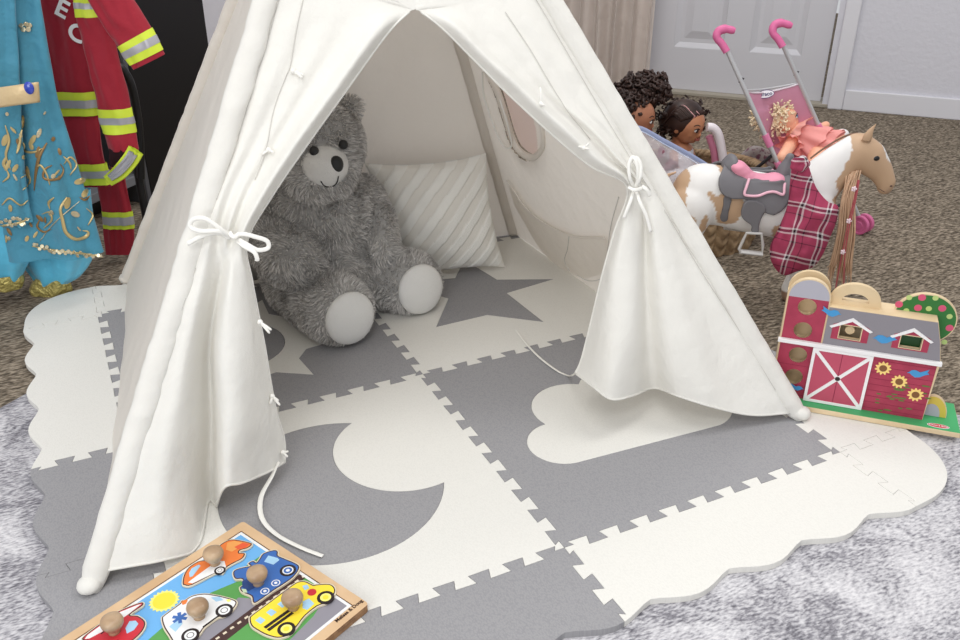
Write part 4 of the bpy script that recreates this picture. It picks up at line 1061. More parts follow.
# sunflowers and their leaves
def daisy(c, r, n=11): return [(c[0]+r*(1+.17*math.cos(n*a))*math.cos(a), c[1]+r*(1+.17*math.cos(n*a))*math.sin(a)) for a in [2*PI*k/110 for k in range(110)]]
for k in range(26):
    random.seed(40+k); x = random.uniform(455, 640); y = random.uniform(440, 545)
    if x > 560 and y < 455: continue
    c = Q([(x, y)])[0]; c = (c[0], max(c[1], hb+.006)); slab('painted_leaf', circ(c[0], c[1], random.uniform(.004, .008), 12, .0016), .0008, .00135+k*.00001, K_stem, bev=0)
for (x, y) in ((482, 397), (536, 442), (591, 486)):
    c = Q([(x, y)])[0]
    slab('sunflower', daisy(c, .0128), .0008, .0020, K_petal, bev=0); slab('sunflower_centre', circ(c[0], c[1], .0070, 20), .0018, .0026, K_seed, bev=0)
# bluebirds
def bird(x, y, s=1.0, flip=1):
    c = Q([(x, y)])[0]; k = .00105*s
    sh = [(-16, 2), (-12, 7), (-5, 8), (2, 5), (8, 8), (16, 13), (14, 6), (18, 4), (10, 0), (4, -5), (-4, -7), (-11, -3), (-14, 0), (-19, 0)]
    slab('bluebird', [(c[0]-flip*a*k, c[1]+b*k) for a, b in sh][::-flip], .0012, .0021, K_bird, bev=0)
bird(306, 212, .95, 1); bird(488, 302, 1.1, -1); bird(600, 418, 1.0, -1); bird(190, 464, .7, 1)
# yellow arch piece standing behind the right end
gx = Q([(655, 530)])[0][0]; gy = hb
ar = [(gx+.030*math.cos(PI*k/20), gy+.046*math.sin(PI*k/20)) for k in range(21)]
slab('hay_arch', ar, -.030, -.022, K_birch); slab('hay_face', [(gx+.028*math.cos(PI*k/20), gy+.001+.043*math.sin(PI*k/20)) for k in range(21)], -.0222, -.0212, flatm('hay', (214, 190, 84)), bev=0); slab('arch_hollow', [(gx+.017*math.cos(PI*k/20), gy+.001+.027*math.sin(PI*k/20)) for k in range(21)], -.0214, -.0206, mat('silo_grey', (176, 174, 184)), bev=0)
# maker's oval on the base
bo = MB(); lg = BPL.w(bl(938, 421)[0], hb+.0008, .013)
def onb(x, y, h): return lg + BPL.r*x + BPL.n*(-y) + Vector((0, 0, h))
MB().poly([circ(0, 0, .020, 32, .0072)], onb, 0, .0004).build('logo_oval', K_wh2, BARN, smooth=False)
MB().poly([circ(0, 0, .0185, 32, .006)], onb, .0003, .0006).build('logo_field', K_logo, BARN, smooth=False)
text_on('logo_lettering', 'Melissa & Doug', .0052, K_wh2, onb(0, 0, .0009), BPL.r, BPL.n*-1, BARN)

# ================================================================== TOY HORSE
hp0 = Vector((1.035, -.095, FLOOR_Z)); HD = RH.copy()
HPL = Plane(hp0, Vector((-FH.x, -FH.y, 0)))
def hpt(px, py, off=0.0): return HPL.at(px, py, off)
mm = 1/FOC*((hpt(770, 200)-CAM).dot(FW))
K_hw = (232, 230, 228); K_ht = (192, 160, 130)
HORSE = thing('toy_horse', 'tan and white pinto toy horse wearing a grey and pink saddle', 'toy horse', tuple(hp0))
mb = MB()
LAT = .80
def hs(px, py, r, off=0.0, lat=LAT): return (hpt(px, py, off), r*mm, lat)
hrot = Matrix((RH, HPL.n, Vector((0, 0, 1)))).transposed()
def hchain(pts, n=6):
    for (a, ra, la), (b, rb, lb) in zip(pts, pts[1:]):
        for i in range(n+1):
            t = i/n; r = ra+(rb-ra)*t; l = la+(lb-la)*t; mb.ball(a.lerp(b, t), (r, r*l, r), 18, 12, hrot)
hchain([hs(702, 194, 31), hs(722, 196, 30), hs(752, 202, 31), hs(785, 208, 32), hs(803, 208, 32)], 7)
hchain([hs(800, 200, 30, lat=.7), hs(820, 182, 24, lat=.62), hs(838, 164, 20, lat=.62), hs(856, 150, 17, lat=.66)], 7)
hchain([hs(858, 151, 18, lat=.75), hs(868, 157, 17, lat=.72), hs(880, 170, 12, lat=.74), hs(886, 182, 9.5, lat=.8), hs(885, 187, 8, lat=.85)], 6)
zg = lambda px, off: None
def leg(px, py, off, hoof_dx, joint_dx, r0, gz_=FLOOR_Z):
    top = hpt(px, py, off); g = Vector((top.x, top.y, gz_))+RH*hoof_dx
    kz = .11; kn_ = Vector((top.x, top.y, kz))+RH*joint_dx
    hchain([(top, r0*mm, .8), (top.lerp(kn_, .6), r0*.62*mm, .85), (kn_, .017, .9), (kn_.lerp(g+Vector((0, 0, .035)), .5), .0125, .9), (g+Vector((0, 0, .035)), .015, 1.0), (g+RH*.008+Vector((0, 0, .012)), .019, 1.0)], 5)
for off in (.028, -.028):
    leg(803, 222, off, .01+(.01 if off > 0 else -.02), .004, 22); leg(692, 208, off, -.055+(.0 if off > 0 else .012), -.035, 24, MAT_Z+.010)
# tail dock
for v in mb.v:
    if v.z < FLOOR_Z+.001: v.z = FLOOR_Z+.001
M_horse = attr_mat('horse_vinyl', .45, spec=.4)
hb_ = blob('body', mb, .0052, M_horse, HORSE, 5)
# pinto markings follow the hide
patches = [smooth2(p, 4) for p in (
 [(705, 190), (702, 186), (706, 183), (712, 188), (722, 184), (728, 176), (735, 180), (738, 196), (730, 215), (718, 218), (712, 214), (710, 200)],
 [(699, 204), (702, 210), (702, 220), (696, 224), (694, 216)],
 [(716, 162), (728, 160), (734, 168), (722, 172)],
 [(672, 160), (688, 168), (682, 186), (681, 200), (690, 212), (684, 226), (668, 230), (664, 190)],
 [(848, 150), (841, 160), (838, 170), (832, 176), (834, 190), (828, 196), (836, 210), (832, 222), (828, 236), (850, 240), (880, 230), (915, 200), (905, 120), (862, 120), (850, 135)],
 [(768, 218), (800, 214), (806, 236), (790, 242), (772, 236)])]
blaze = smooth2([(879, 138), (884, 136), (889, 148), (891, 158), (887, 160), (882, 148)], 4)
pl = [[tuple(HPL.loc(*q)) for q in p] for p in patches]; blz = [tuple(HPL.loc(*q)) for q in blaze]
at = hb_.data.color_attributes.new('Col', 'FLOAT_COLOR', 'POINT'); cw, ct = rgb(K_hw), rgb(K_ht); dk = rgb((150, 122, 104)); cs = []
for v in hb_.data.vertices:
    r = v.co-HPL.o; x, y = r.dot(HPL.r), r.dot(HPL.u)
    x += .004*noise.noise(v.co*60); y += .004*noise.noise(v.co*60+Vector((4, 4, 4)))
    inn = any(inpoly(x, y, p) for p in pl)
    if inn and inpoly(x, y, blz): inn = False
    c = ct if inn else cw
    if v.co.z < .028: c = dk
    q = HPL.loc(887, 190)
    if inn and (Vector((x, y))-q).length < .022: k = 1-(Vector((x, y))-q).length/.022; c = tuple(c[j]*(1-k*.6)+dk[j]*k*.6 for j in range(4))
    cs += list(c)
at.data.foreach_set('color', cs)
hbv = BVHTree.FromPolygons([v.co for v in hb_.data.vertices], [tuple(p.vertices) for p in hb_.data.polygons])
def mirror_pt(p): r = (p-HPL.o).dot(HPL.n); return p-HPL.n*(2*r)
M_tan = mat('horse_tan', K_ht, .45)
for sg in (1, -1):
    e0 = hpt(866, 141, sg*.022); e1_ = hpt(870, 132, sg*.025); e2 = hpt(876, 124, sg*.024)
    MB().tube(cr([e0, e1_, e2], 5), [.011]*3+[.0105, .009, .0075, .0062, .0048, .0034, .002, .0008], 12, flat=.5, nrm=HPL.n).build('ear', M_tan, HORSE, sharp=0)
    c = drape(876.5, 158.5, hbv, -.0018, HPL); c = c if sg == 1 else mirror_pt(c)
    MB().ball(c, (.0085, .0048, .0062), 16, 10, hrot).build('eye', M_blk, HORSE, sharp=0)
    c = drape(891, 186, hbv, .0002, HPL); c = c if sg == 1 else mirror_pt(c)
    MB().ball(c, (.0035, .0018, .0022), 12, 8, hrot).build('nostril', mat('nostril', (96, 74, 64), .6), HORSE, sharp=0)
m_pts = [drape(x, y, hbv, .0003, HPL) for x, y in ((889, 193), (883, 191), (876, 186))]
MB().tube(cr(m_pts, 4), .0009, 6).build('mouth_line', mat('nostril', (96, 74, 64)), HORSE)
# long combed mane hanging over the near side, and the tail
M_hair = mat('horse_mane', (205, 170, 140), .5, spec=.35)
random.seed(5); mb2 = MB()
for k in range(60):
    t = random.random(); s = random.uniform(-1, 1)
    x0 = 848+10*t; y0 = 176-6*t
    pts = [hpt(x0+s*3, y0, .015+random.uniform(0, .012)), hpt(848+s*7, 200, .03+random.uniform(-.008, .012)), hpt(846+s*9, 232, .034+random.uniform(-.01, .014)), hpt(841+s*11, 262, .03+random.uniform(-.01, .014)), hpt(838+s*13, 283+random.uniform(-16, 14), .026+random.uniform(-.01, .012))]
    mb2.tube(cr(pts, 4), [.0016]*14+[.001, .0007, .0005], 5)
mb2.build('forelock_mane', M_hair, HORSE, sharp=0)
crest = [drape(x, y, hbv, .0, HPL)-HPL.n*.012 for x, y in ((812, 160), (824, 151), (838, 142), (850, 136.5), (860, 134.5))]
tubo('crest_line', crest, .0022, mat('crest_brown', (120, 92, 76), .6), HORSE)
mb2 = MB()
for k in range(60):
    s = random.uniform(-1, 1); q = random.uniform(-1, 1)
    a = hpt(676, 172, s*.006); mb2.tube(cr([a, a-RH*(.03+.008*q)+Vector((0, 0, -.02)), a-RH*(.05+.016*q)+HPL.n*s*.018+Vector((0, 0, -.10)), a-RH*(.045+.02*q)+HPL.n*s*.024+Vector((0, 0, -.24+random.uniform(-.03, .03)))], 5), [.0022]*13+[.0015, .001, .0005], 5)
mb2.build('tail', M_hair, HORSE, sharp=0)
# bridle ribbon and flower beads plaited down the hanging hair
M_rib = mat('pink_ribbon', (176, 84, 92), .5)
for x_, o_ in ((0, 0), (4, .004)):
    tubo('ribbon_rein', [hpt(858+x_*.3, 180, .045+o_), hpt(854+x_*.4, 200, .052+o_), hpt(848+x_*.5, 224, .055+o_), hpt(843+x_*.6, 250, .055+o_), hpt(838+x_*1.5, 275, .05+o_), hpt(835+x_*2.2, 292, .045)], .0016, M_rib, HORSE)
for (x, y) in ((854, 189), (849, 221), (843, 252)):
    c = hpt(x, y, .058); f = MB()
    for k in range(5): a = 2*PI*k/5; f.ball(c+RH*.0042*math.cos(a)+Vector((0, 0, 1))*.0042*math.sin(a), .0028, 10, 8)
    f.ball(c+HPL.n*.002, .0022, 10, 8); f.build('flower_bead', mat('bead_white', (236, 214, 220), .4), HORSE, sharp=0)
# ---- saddle
M_sad = mat('saddle_grey', (112, 110, 114), .5, bump=(60, .1, .001), spec=.35); M_spk = mat('saddle_pink', (226, 150, 172), .5); M_sp2 = mat('piping_pink', (232, 182, 198), .5)
SAD = thing('toy_saddle', 'grey toy saddle with a pink seat on the pinto horse', 'saddle', tuple(hpt(755, 175)))
S8 = lambda pts: [(680+x*.25, 120+y*.25) for x, y in pts]
def patch(nm, px, bv, off, thick, m, par, both=True, step=1.6, fallback=None, extra=None):
    xs = [p[0] for p in px]; ys = [p[1] for p in px]; px = smooth2(px, 4)
    nx = int((max(xs)-min(xs))/step)+2; ny = int((max(ys)-min(ys))/step)+2
    idx = {}; mbp = MB()
    def vert(i, j):
        if (i, j) in idx: return idx[(i, j)]
        x, y = min(xs)+i*step, min(ys)+j*step
        p = drape(x, y, bv, off, fallback)
        if fallback is not None:
            q = fallback.at(x, y, extra if extra is not None else 0.0)
            if (p-CAM).dot(FW) > (q-CAM).dot(FW): p = q
        mbp.v.append(p); idx[(i, j)] = len(mbp.v)-1; return idx[(i, j)]
    for i in range(-1, nx):
        for j in range(-1, ny):
            if inpoly(min(xs)+(i+.5)*step, min(ys)+(j+.5)*step, px): mbp.f.append((vert(i, j), vert(i+1, j), vert(i+1, j+1), vert(i, j+1))); mbp.mi.append(0)
    # pull the ragged rim onto the outline, then relax
    nb = {}
    cnt = {}
    for f in mbp.f:
        for a, b in zip(f, f[1:]+f[:1]): cnt[tuple(sorted((a, b)))] = cnt.get(tuple(sorted((a, b))), 0)+1; nb.setdefault(a, set()).add(b); nb.setdefault(b, set()).add(a)
    rim = {}
    for (a, b), c in cnt.items():
        if c == 1: rim.setdefault(a, set()).add(b); rim.setdefault(b, set()).add(a)
    for it in range(5):
        new = list(mbp.v)
        for i in range(len(mbp.v)):
            src = rim.get(i) or nb.get(i)
            if src: new[i] = mbp.v[i]*.5+sum((mbp.v[j] for j in src), Vector())/len(src)*.5
        mbp.v = new
    out = []
    for k in ((0, 1) if both else (0,)):
        m2 = MB(); m2.v = [v if k == 0 else mirror_pt(v) for v in mbp.v]; m2.f = list(mbp.f); m2.mi = list(mbp.mi)
        o = m2.build(nm, m, par, sharp=0); solid(o, thick, 1 if k == 0 else 1)
        out.append(o)
    return out
SIDE = HPL
sk_px = S8([(150, 250), (165, 205), (200, 170), (235, 160), (250, 220), (300, 245), (380, 245), (430, 215), (440, 260), (432, 320), (405, 355), (372, 375), (335, 365), (300, 330), (250, 315), (195, 310), (160, 290)])
patch('saddle_skirt', sk_px, hbv, .006, .005, M_sad, SAD, extra=.0, fallback=HPL)
bvs = bvh_of(SAD.children[0])
patch('fender', S8([(258, 330), (300, 322), (345, 350), (330, 385), (318, 420), (316, 452), (285, 452), (288, 425), (262, 405), (246, 385)]), hbv, .012, .005, M_sad, SAD, extra=.072, fallback=HPL)
patch('girth_strap', S8([(178, 300), (205, 312), (196, 350), (188, 402), (160, 402), (170, 350)]), hbv, .004, .004, M_sad, SAD, extra=.05, fallback=HPL)
patch('seat_flap', S8([(262, 240), (300, 246), (380, 248), (420, 240), (412, 300), (370, 292), (320, 302), (285, 305), (252, 296)]), bvs, .004, .003, M_sad, SAD, extra=.05, fallback=HPL)
trim = [drape(x, y, bvs, .007, HPL) for x, y in S8([(272, 240), (262, 268), (254, 296), (275, 303), (310, 303), (345, 292), (375, 290), (408, 300), (412, 275), (414, 258)])]
MB().tube(cr(trim, 5), .0032, 10).build('piping', M_sp2, SAD, sharp=0); MB().tube([mirror_pt(p) for p in cr(trim, 5)], .0032, 10).build('piping', M_sp2, SAD, sharp=0)
mb = MB()
for q, r in (((737, 166), 5.5), ((740, 170), 6), ((745, 175), 6), ((752, 178.5), 6), ((760, 180), 6), ((768, 180), 6), ((775, 179), 6)): mb.ball(hpt(*q, .016), (r*mm*1.7, .029, r*mm), 16, 10, hrot)
blob('seat', mb, .004, M_spk, SAD, 4)
mb = MB()
chain(mb, [(hpt(724, 182), (.026, .046, .026)), (hpt(745, 190), (.03, .05, .016)), (hpt(775, 190), (.03, .05, .016))], 6)
for q, r in (((728, 166), 6), ((732, 161), 5)): mb.ball(hpt(*q), (r*mm*1.1, .034, r*mm*1.4), 16, 10, hrot)
chain(mb, [(hpt(780, 182), .022), (hpt(784, 170), .017), (hpt(788, 161), .010), (hpt(790, 157), .011)], 5)
for v in mb.v: pass
blob('saddle_tree', mb, .005, M_sad, SAD, 4)
# stirrups
M_alu = mat('pale_plastic_metal', (206, 204, 202), .35, metal=.3)
for sg in (1, -1):
    f = (lambda p: p) if sg == 1 else mirror_pt
    oo = .076
    pts = [f(hpt(x, y, oo)) for x, y in S8([(266, 452), (326, 455), (332, 500), (328, 535), (240, 526), (236, 516), (252, 482)])]
    MB().tube(pts+[], .0036, 10, closed=True).build('stirrup', M_alu, SAD, sharp=30)
    MB().tube([f(hpt(*S8([(240, 526)])[0], oo)), f(hpt(*S8([(328, 536)])[0], oo))], .0055, 10, flat=1.6, nrm=HPL.n).build('stirrup_tread', M_alu, SAD)
# ---- plaid cloth tied round the horse's chest
def plaid():
    m = mat('plaid_cloth', (176, 52, 92), .85, spec=.1, bump=(300, .3, .001)); nt = m.node_tree; b = nt.nodes['Principled BSDF']
    uv = nd(nt, 'ShaderNodeUVMap'); uv.uv_map = 'UVMap'; sp = nd(nt, 'ShaderNodeSeparateXYZ'); nt.links.new(uv.outputs['UV'], sp.inputs[0])
    prev = None
    def ramp(sock, stops):
        fr_ = nd(nt, 'ShaderNodeMath', operation='FRACT'); nt.links.new(sock, fr_.inputs[0])
        r = nd(nt, 'ShaderNodeValToRGB'); r.color_ramp.interpolation = 'CONSTANT'; e = r.color_ramp.elements
        e[0].position = 0; e[0].color = rgb(stops[0][1]); e[1].position = stops[1][0]; e[1].color = rgb(stops[1][1])
        for p, c in stops[2:]: k = e.new(p); k.color = rgb(c)
        nt.links.new(fr_.outputs[0], r.inputs['Fac']); return r.outputs['Color']
    P_, D_, W_, K_ = (164, 66, 94), (130, 46, 72), (222, 212, 214), (56, 36, 46)
    st = [(0, P_), (.30, W_), (.36, K_), (.46, W_), (.52, P_), (.60, P_), (.76, K_), (.80, P_)]
    a = ramp(sp.outputs['X'], st); c = ramp(sp.outputs['Y'], st)
    mx = nd(nt, 'ShaderNodeMix'); mx.data_type = 'RGBA'; mx.inputs['Factor'].default_value = .5
    nt.links.new(a, mx.inputs['A']); nt.links.new(c, mx.inputs['B']); nt.links.new(mx.outputs['Result'], b.inputs['Base Color']); return m
M_pl = plaid()
cl_px = smooth2(S8([(452, 165), (480, 158), (505, 165), (520, 200), (545, 270), (590, 325), (632, 345), (628, 400), (600, 470), (570, 540), (530, 590), (470, 605), (420, 622), (385, 600), (362, 555), (362, 500), (395, 430), (430, 340), (440, 250)]), 4)
xs = [p[0] for p in cl_px]; ys = [p[1] for p in cl_px]; stp = 1.7; nx = int((max(xs)-min(xs))/stp)+3; ny = int((max(ys)-min(ys))/stp)+3
mb = MB(); uvs = []; idx = {}
for sgn in (1, -1):
    for i in range(nx):
        for j in range(ny):
            x, y = min(xs)+(i-1)*stp, min(ys)+(j-1)*stp
            if not inpoly(x, y, cl_px):
                # snap just outside points to the rim
                if edist(x, y, cl_px) > stp*1.5: continue
                d = 0; x, y = near(x, y, cl_px)
            else: d = edist(x, y, cl_px)
            h = .034*math.sqrt(min(1, d/16)) if sgn == 1 else -.004
            w = noise.noise(Vector((x*.06, y*.05, 1)))*.012+noise.noise(Vector((x*.16, y*.10, 4)))*.005 if sgn == 1 else 0
            idx[(sgn, i, j)] = len(mb.v); mb.v.append(HPL.at(x, y, .072+h+w*min(1, d/6)))
            ww = noise.noise(Vector((x*.05, y*.05, 9)))
            uvs.append(((x*.94-y*-.30+ww*3)/26.0, (y*.95-x*-.33*-.6+ww*2)/26.0))
for sgn in (1, -1):
    for i in range(nx):
        for j in range(ny):
            q = [(sgn, i, j), (sgn, i+1, j), (sgn, i+1, j+1), (sgn, i, j+1)]
            if all(k in idx for k in q): mb.f.append(tuple(idx[k] for k in q)); mb.mi.append(0)
o = mb.build('plaid_wrap', M_pl, None, sharp=0)
ul = o.data.uv_layers.new(name='UVMap')
for l in o.data.loops: ul.data[l.index].uv = uvs[l.vertex_index]
PLAID = thing('doll_cape', 'pink and black plaid cloth cape tied round the front of the toy horse', 'cape', tuple(hpt(800, 200, .07)))
o.parent = PLAID; o.matrix_parent_inverse = pw(PLAID).inverted()
mbk = MB(); kc = HPL.at(800, 164, .10); 
for k in range(5):
    a = 2*PI*k/5; mbk.ball(kc+RH*.012*math.cos(a)+Vector((0, 0, 1))*.010*math.sin(a), (.013, .010, .010), 14, 10)
kn_o = blob('knot', mbk, .0035, M_pl, PLAID, 3); ul = kn_o.data.uv_layers.new(name='UVMap')
for l in kn_o.data.loops: v = kn_o.data.vertices[l.vertex_index].co; ul.data[l.index].uv = ((v.x*1.2+v.y)*18, v.z*18)

# ================================================================== BASKET OF DOLLS
M_wov = mat('water_hyacinth', (178, 152, 120), .75, var=(40, (126, 102, 76), .35, .7), bump=(180, .5, .003))
bc = Vector((.992, .409, FLOOR_Z)); BR_ = .148; OV = 1.43
def ovl(x, y, z): return bc+RH*(x*OV)+FH*y+Vector((0, 0, z))
BH = .222
BASK = thing('woven_basket', 'round woven natural fibre basket holding dolls behind the toy horse', 'basket', tuple(bc))
def weave(r0, h0, h1, inner=False):
    rows = []; nz = 84; na = 420
    for i in range(nz+1):
        t = i/nz; z = h0+(h1-h0)*t; r = []
        for k in range(na):
            a = 2*PI*k/na; c_ = k*30/na; fz = c_-int(c_); sl = math.sin(PI*fz); ph = z*95-abs(fz-.5)*3.4+int(c_)*1.1
            R = r0*(.90+.10*math.sin(PI*min(1, t*.9+.1)))+(.010*sl**.6*(.50+.50*abs(math.sin(ph)))*(1 if not inner else .3))
            r.append(ovl(R*math.cos(a), R*math.sin(a), z))
        rows.append(r)
    return rows
mb = MB(); mb.grid(weave(BR_, .001, BH-.006), closed=True); inn = [r for r in weave(BR_-.012, .012, BH-.006, True)][::-1]; mb.grid(inn, closed=True)
mb.add([ovl(.9*(BR_-.012)*math.cos(2*PI*k/48), .9*(BR_-.012)*math.sin(2*PI*k/48), .0125) for k in range(48)], [tuple(range(48))])
mb.build('woven_body', M_wov, BASK, sharp=0, fixn=False)
rim = []; NR = 260
mb = MB()
for s_ in (0, 1, 2):
    pts = [ovl((BR_+.001+.007*math.cos(k/NR*2*PI*26+s_*2.09))*math.cos(2*PI*k/NR), (BR_+.001+.007*math.cos(k/NR*2*PI*26+s_*2.09))*math.sin(2*PI*k/NR), BH-.004+.007*math.sin(k/NR*2*PI*26+s_*2.09)) for k in range(NR)]
    mb.tube(pts, .0065, 8, closed=True)
mb.build('plaited_rim', M_wov, BASK, sharp=0)
M_skin1 = mat('doll_skin_brown', (168, 112, 84), .45, spec=.4); M_skin2 = mat('doll_skin_tan', (190, 130, 96), .42, spec=.4); M_skin3 = mat('doll_skin_peach', (240, 178, 148), .45, spec=.4)
M_hd = mat('doll_hair_dark', (58, 36, 28), .5, spec=.4, var=(40, (38, 24, 20), .35, .7)); M_streak = mat('doll_hair_pink', (214, 160, 160), .45); M_hbl = mat('doll_hair_blonde', (250, 234, 204), .5, var=(50, (240, 218, 180), .35, .7))
M_lip = mat('doll_lips', (150, 84, 74), .45); M_ewh = mat('eye_white', (236, 234, 230), .3); M_iris = mat('eye_brown', (58, 34, 22), .2, spec=.6); M_irisb = mat('eye_blue', (66, 110, 150), .2, spec=.6)
def head(root, c, f, up, r, skin, iris, neck=True, chub=0.0):
    """one skin: skull, cheeks, chin, nose, ears and neck; then eyes and lips"""
    f = f.normalized(); up = (up-f*up.dot(f)).normalized(); rt_ = f.cross(up)
    L = lambda a, b, d: c + rt_*a*r + up*b*r + f*d*r
    mb = MB(); R3 = Matrix((rt_, f, up)).transposed()
    mb.ball(L(0, .12, -.06), (r*.92, r*.98, r*.95), 20, 14, R3); mb.ball(L(0, -.30, .18), (r*(.70+chub), r*.68, r*.62), 18, 12, R3)
    mb.ball(L(.34, -.22, .50), (r*.30, r*.26, r*.28), 14, 10, R3); mb.ball(L(-.34, -.22, .50), (r*.30, r*.26, r*.28), 14, 10, R3)
    mb.ball(L(0, -.62, .50), (r*.28, r*.24, r*.22), 14, 10, R3); mb.ball(L(0, -.44, .68), (r*.26, r*.18, r*.16), 14, 10, R3)
    for q in ((.02, .70), (-.10, .78), (-.20, .84)): mb.ball(L(0, q[0]-.04, q[1]+.03), (r*.10, r*.12, r*.10), 10, 8, R3)
    mb.ball(L(0, -.24, .86), (r*.135, r*.12, r*.10), 12, 8, R3)
    for sg in (1, -1): mb.ball(L(.90*sg, -.08, -.05), (r*.09, r*.17, r*.24), 12, 8, R3)
    if neck: chain(mb, [(L(0, -.6, -.15), r*.42), (L(0, -1.25, -.25), r*.40)], 4, 14, 10)
    blob('head', mb, r*.05, skin, root, 4)
    for sg in (1, -1):
        e = L(.33*sg, .06, .80); mb = MB(); mb.ball(e, (r*.155, r*.09, r*.10), 16, 10, R3); mb.build('eye', M_ewh, root, sharp=0)
        MB().ball(L(.32*sg, .055, .865), (r*.118, r*.05, r*.112), 14, 8, R3).build('iris', iris, root, sharp=0)
        tubo('eyebrow', [L(.17*sg, .30, .86), L(.34*sg, .37, .80), L(.52*sg, .31, .70)], r*.028, M_hd if iris is M_iris else M_hbl, root)
        tubo('eyelash', [L(.17*sg, .12, .90), L(.33*sg, .20, .885), L(.50*sg, .12, .79)], r*.026, M_iris, root)
    for dy, rr in ((-.455, .045), (-.51, .055)): tubo('lips', [L(-.20, dy+.02, .82), L(-.08, dy, .875), L(0, dy-.005, .885), L(.08, dy, .875), L(.20, dy+.02, .82)], [r*rr*.5]+[r*rr]*15+[r*rr*.5] if False else r*rr, M_lip, root)
    return L
def body(root, c, f, up, r, skin, cloth, cname='dress', zmin=None):
    """torso, arms and folded legs in one skin, and a garment round the torso"""
    f = Vector((f.x, f.y, 0)).normalized(); rt_ = f.cross(Vector((0, 0, 1))); u = Vector((0, 0, 1))
    L = lambda a, b, d: c + rt_*a*r + u*b*r + f*d*r
    mb = MB(); chain(mb, [(L(0, -1.45, -.2), r*.62), (L(0, -2.2, -.15), r*.60), (L(0, -2.75, -.1), r*.66)], 5)
    for sg in (1, -1):
        chain(mb, [(L(.72*sg, -1.5, -.2), r*.27), (L(.95*sg, -2.2, .1), r*.23), (L(.75*sg, -2.6, .75), r*.18), (L(.72*sg, -2.62, .95), r*.2)], 5, 12, 8)
        chain(mb, [(L(.36*sg, -2.8, .0), r*.36), (L(.42*sg, -3.8, .30), r*.30), (L(.40*sg, -4.9, .1), r*.24), (L(.40*sg, -5.3, .25), r*.22)], 5, 12, 8)
    if zmin is not None:
        for v in mb.v: v.z = max(v.z, zmin)
    blob('body', mb, r*.09, skin, root, 3)
    mb = MB(); rows = []
    for (b, rr, dd) in ((-1.18, .50, -.2), (-1.4, .70, -.2), (-1.8, .74, -.18), (-2.2, .74, -.12), (-2.6, .92, .0), (-2.85, 1.06, .1)):
        rows.append([max_z(L(rr*math.cos(2*PI*k/40)*(1+.05*math.sin(9*2*PI*k/40)*(1 if b < -2.3 else 0)), b, dd+rr*.92*math.sin(2*PI*k/40)), zmin) for k in range(40)])
    mb.grid(rows, closed=True); mb.build(cname, cloth, root, sharp=0)
def max_z(v, z):
    if z is not None: v.z = max(v.z, z)
    return v
random.seed(21)
ZB = FLOOR_Z+.016
# doll with the round curly puff of hair, nearest the teepee
h1 = D(637, 118, 2.43); f1_ = (RH*.86-FH*.32+Vector((0, 0, -.12))).normalized()
DOLL1 = thing('doll', 'brown skinned doll with a big puff of dark curly hair, nearest the teepee edge', 'doll', (h1.x, h1.y, ZB), 'dolls sitting in the woven basket')
r1 = .052; Lh = head(DOLL1, h1, f1_, Vector((0, 0, 1)), r1, M_skin1, M_iris); body(DOLL1, h1, f1_, None, r1, M_skin1, mat('doll_top_lilac', (190, 170, 190), .8), zmin=ZB)
def curls(cs, n, Rr, m, name, root, rad=.0042, amp=.0075, face=None):
    mb = MB()
    for (c, rr) in cs:
        c = Vector(c); mb.ball(c, rr*.93, 16, 12)
        for _ in range(n):
            d = Vector((random.gauss(0, 1), random.gauss(0, 1), random.gauss(0, 1))).normalized(); s = d.orthogonal().normalized(); t = d.cross(s); ph = random.uniform(0, 6)
            b = c+d*rr*.9; q = random.uniform(.5, 1.15)
            if face and (b-face[0]).dot(face[1]) > face[2]*.35 and b.z < face[0].z+face[2]*.80: continue
            mb.tube([b+d*(k*.0022*q)+(s*math.cos(ph+k*.9)+t*math.sin(ph+k*.9))*amp*q for k in range(12)], rad*q, 5)
    return mb.build(name, m, root, sharp=0)
curls([(D(640, 96, 2.46), .054), (D(628, 104, 2.43), .048), (D(650, 92, 2.47), .040), (D(622, 116, 2.45), .044), (D(616, 104, 2.49), .043)], 170, .05, M_hd, 'curly_hair', DOLL1, face=(h1, f1_, r1))
# doll with swept back hair and pink streaks
h2 = D(687, 125, 2.51); f2_ = (RH*.62-FH*.62+Vector((0, 0, -.16))).normalized()
DOLL2 = thing('doll', 'tan skinned doll with dark swept back hair streaked with pink', 'doll', (h2.x, h2.y, ZB), 'dolls sitting in the woven basket')
r2 = .053; L2 = head(DOLL2, h2, f2_, Vector((0, 0, 1)), r2, M_skin2, M_iris); body(DOLL2, h2, f2_, None, r2, M_skin2, mat('doll_top_white', (226, 226, 232), .8), zmin=ZB)
mb = MB(); ms_ = MB()
mb.ball(L2(0, .24, -.32), (r2*1.10, r2*1.08, r2*1.04), 20, 14)
for k in range(150):
    a = PI*(k/149)-.0; x = math.cos(a); q = random.uniform(-.05, .05)
    st = L2(x*.92, .42+.40*math.sin(a)+q*.4, .62*math.sin(a)+.08*(1-math.sin(a)))
    mid = L2(x*1.10+q, .64+.46*math.sin(a)+q, -.35+q); en = L2(x*.95+q*3, -.30+q*4, -1.0+q*3)
    (ms_ if 48 <= k <= 54 or k in (60, 61, 67) else mb).tube(cr([st, mid, en], 6), [.003]*9+[.0026, .0022, .0016, .001], 5)
mb.build('hair', M_hd, DOLL2, sharp=0); ms_.build('pink_streaks', M_streak, DOLL2, sharp=0)
curls([(L2(.35, -.05, -.9), .034), (L2(-.65, .15, -.75), .036), (L2(-.95, .25, -.30), .026)], 60, .03, M_hd, 'hair_bunch', DOLL2, rad=.003, amp=.005)
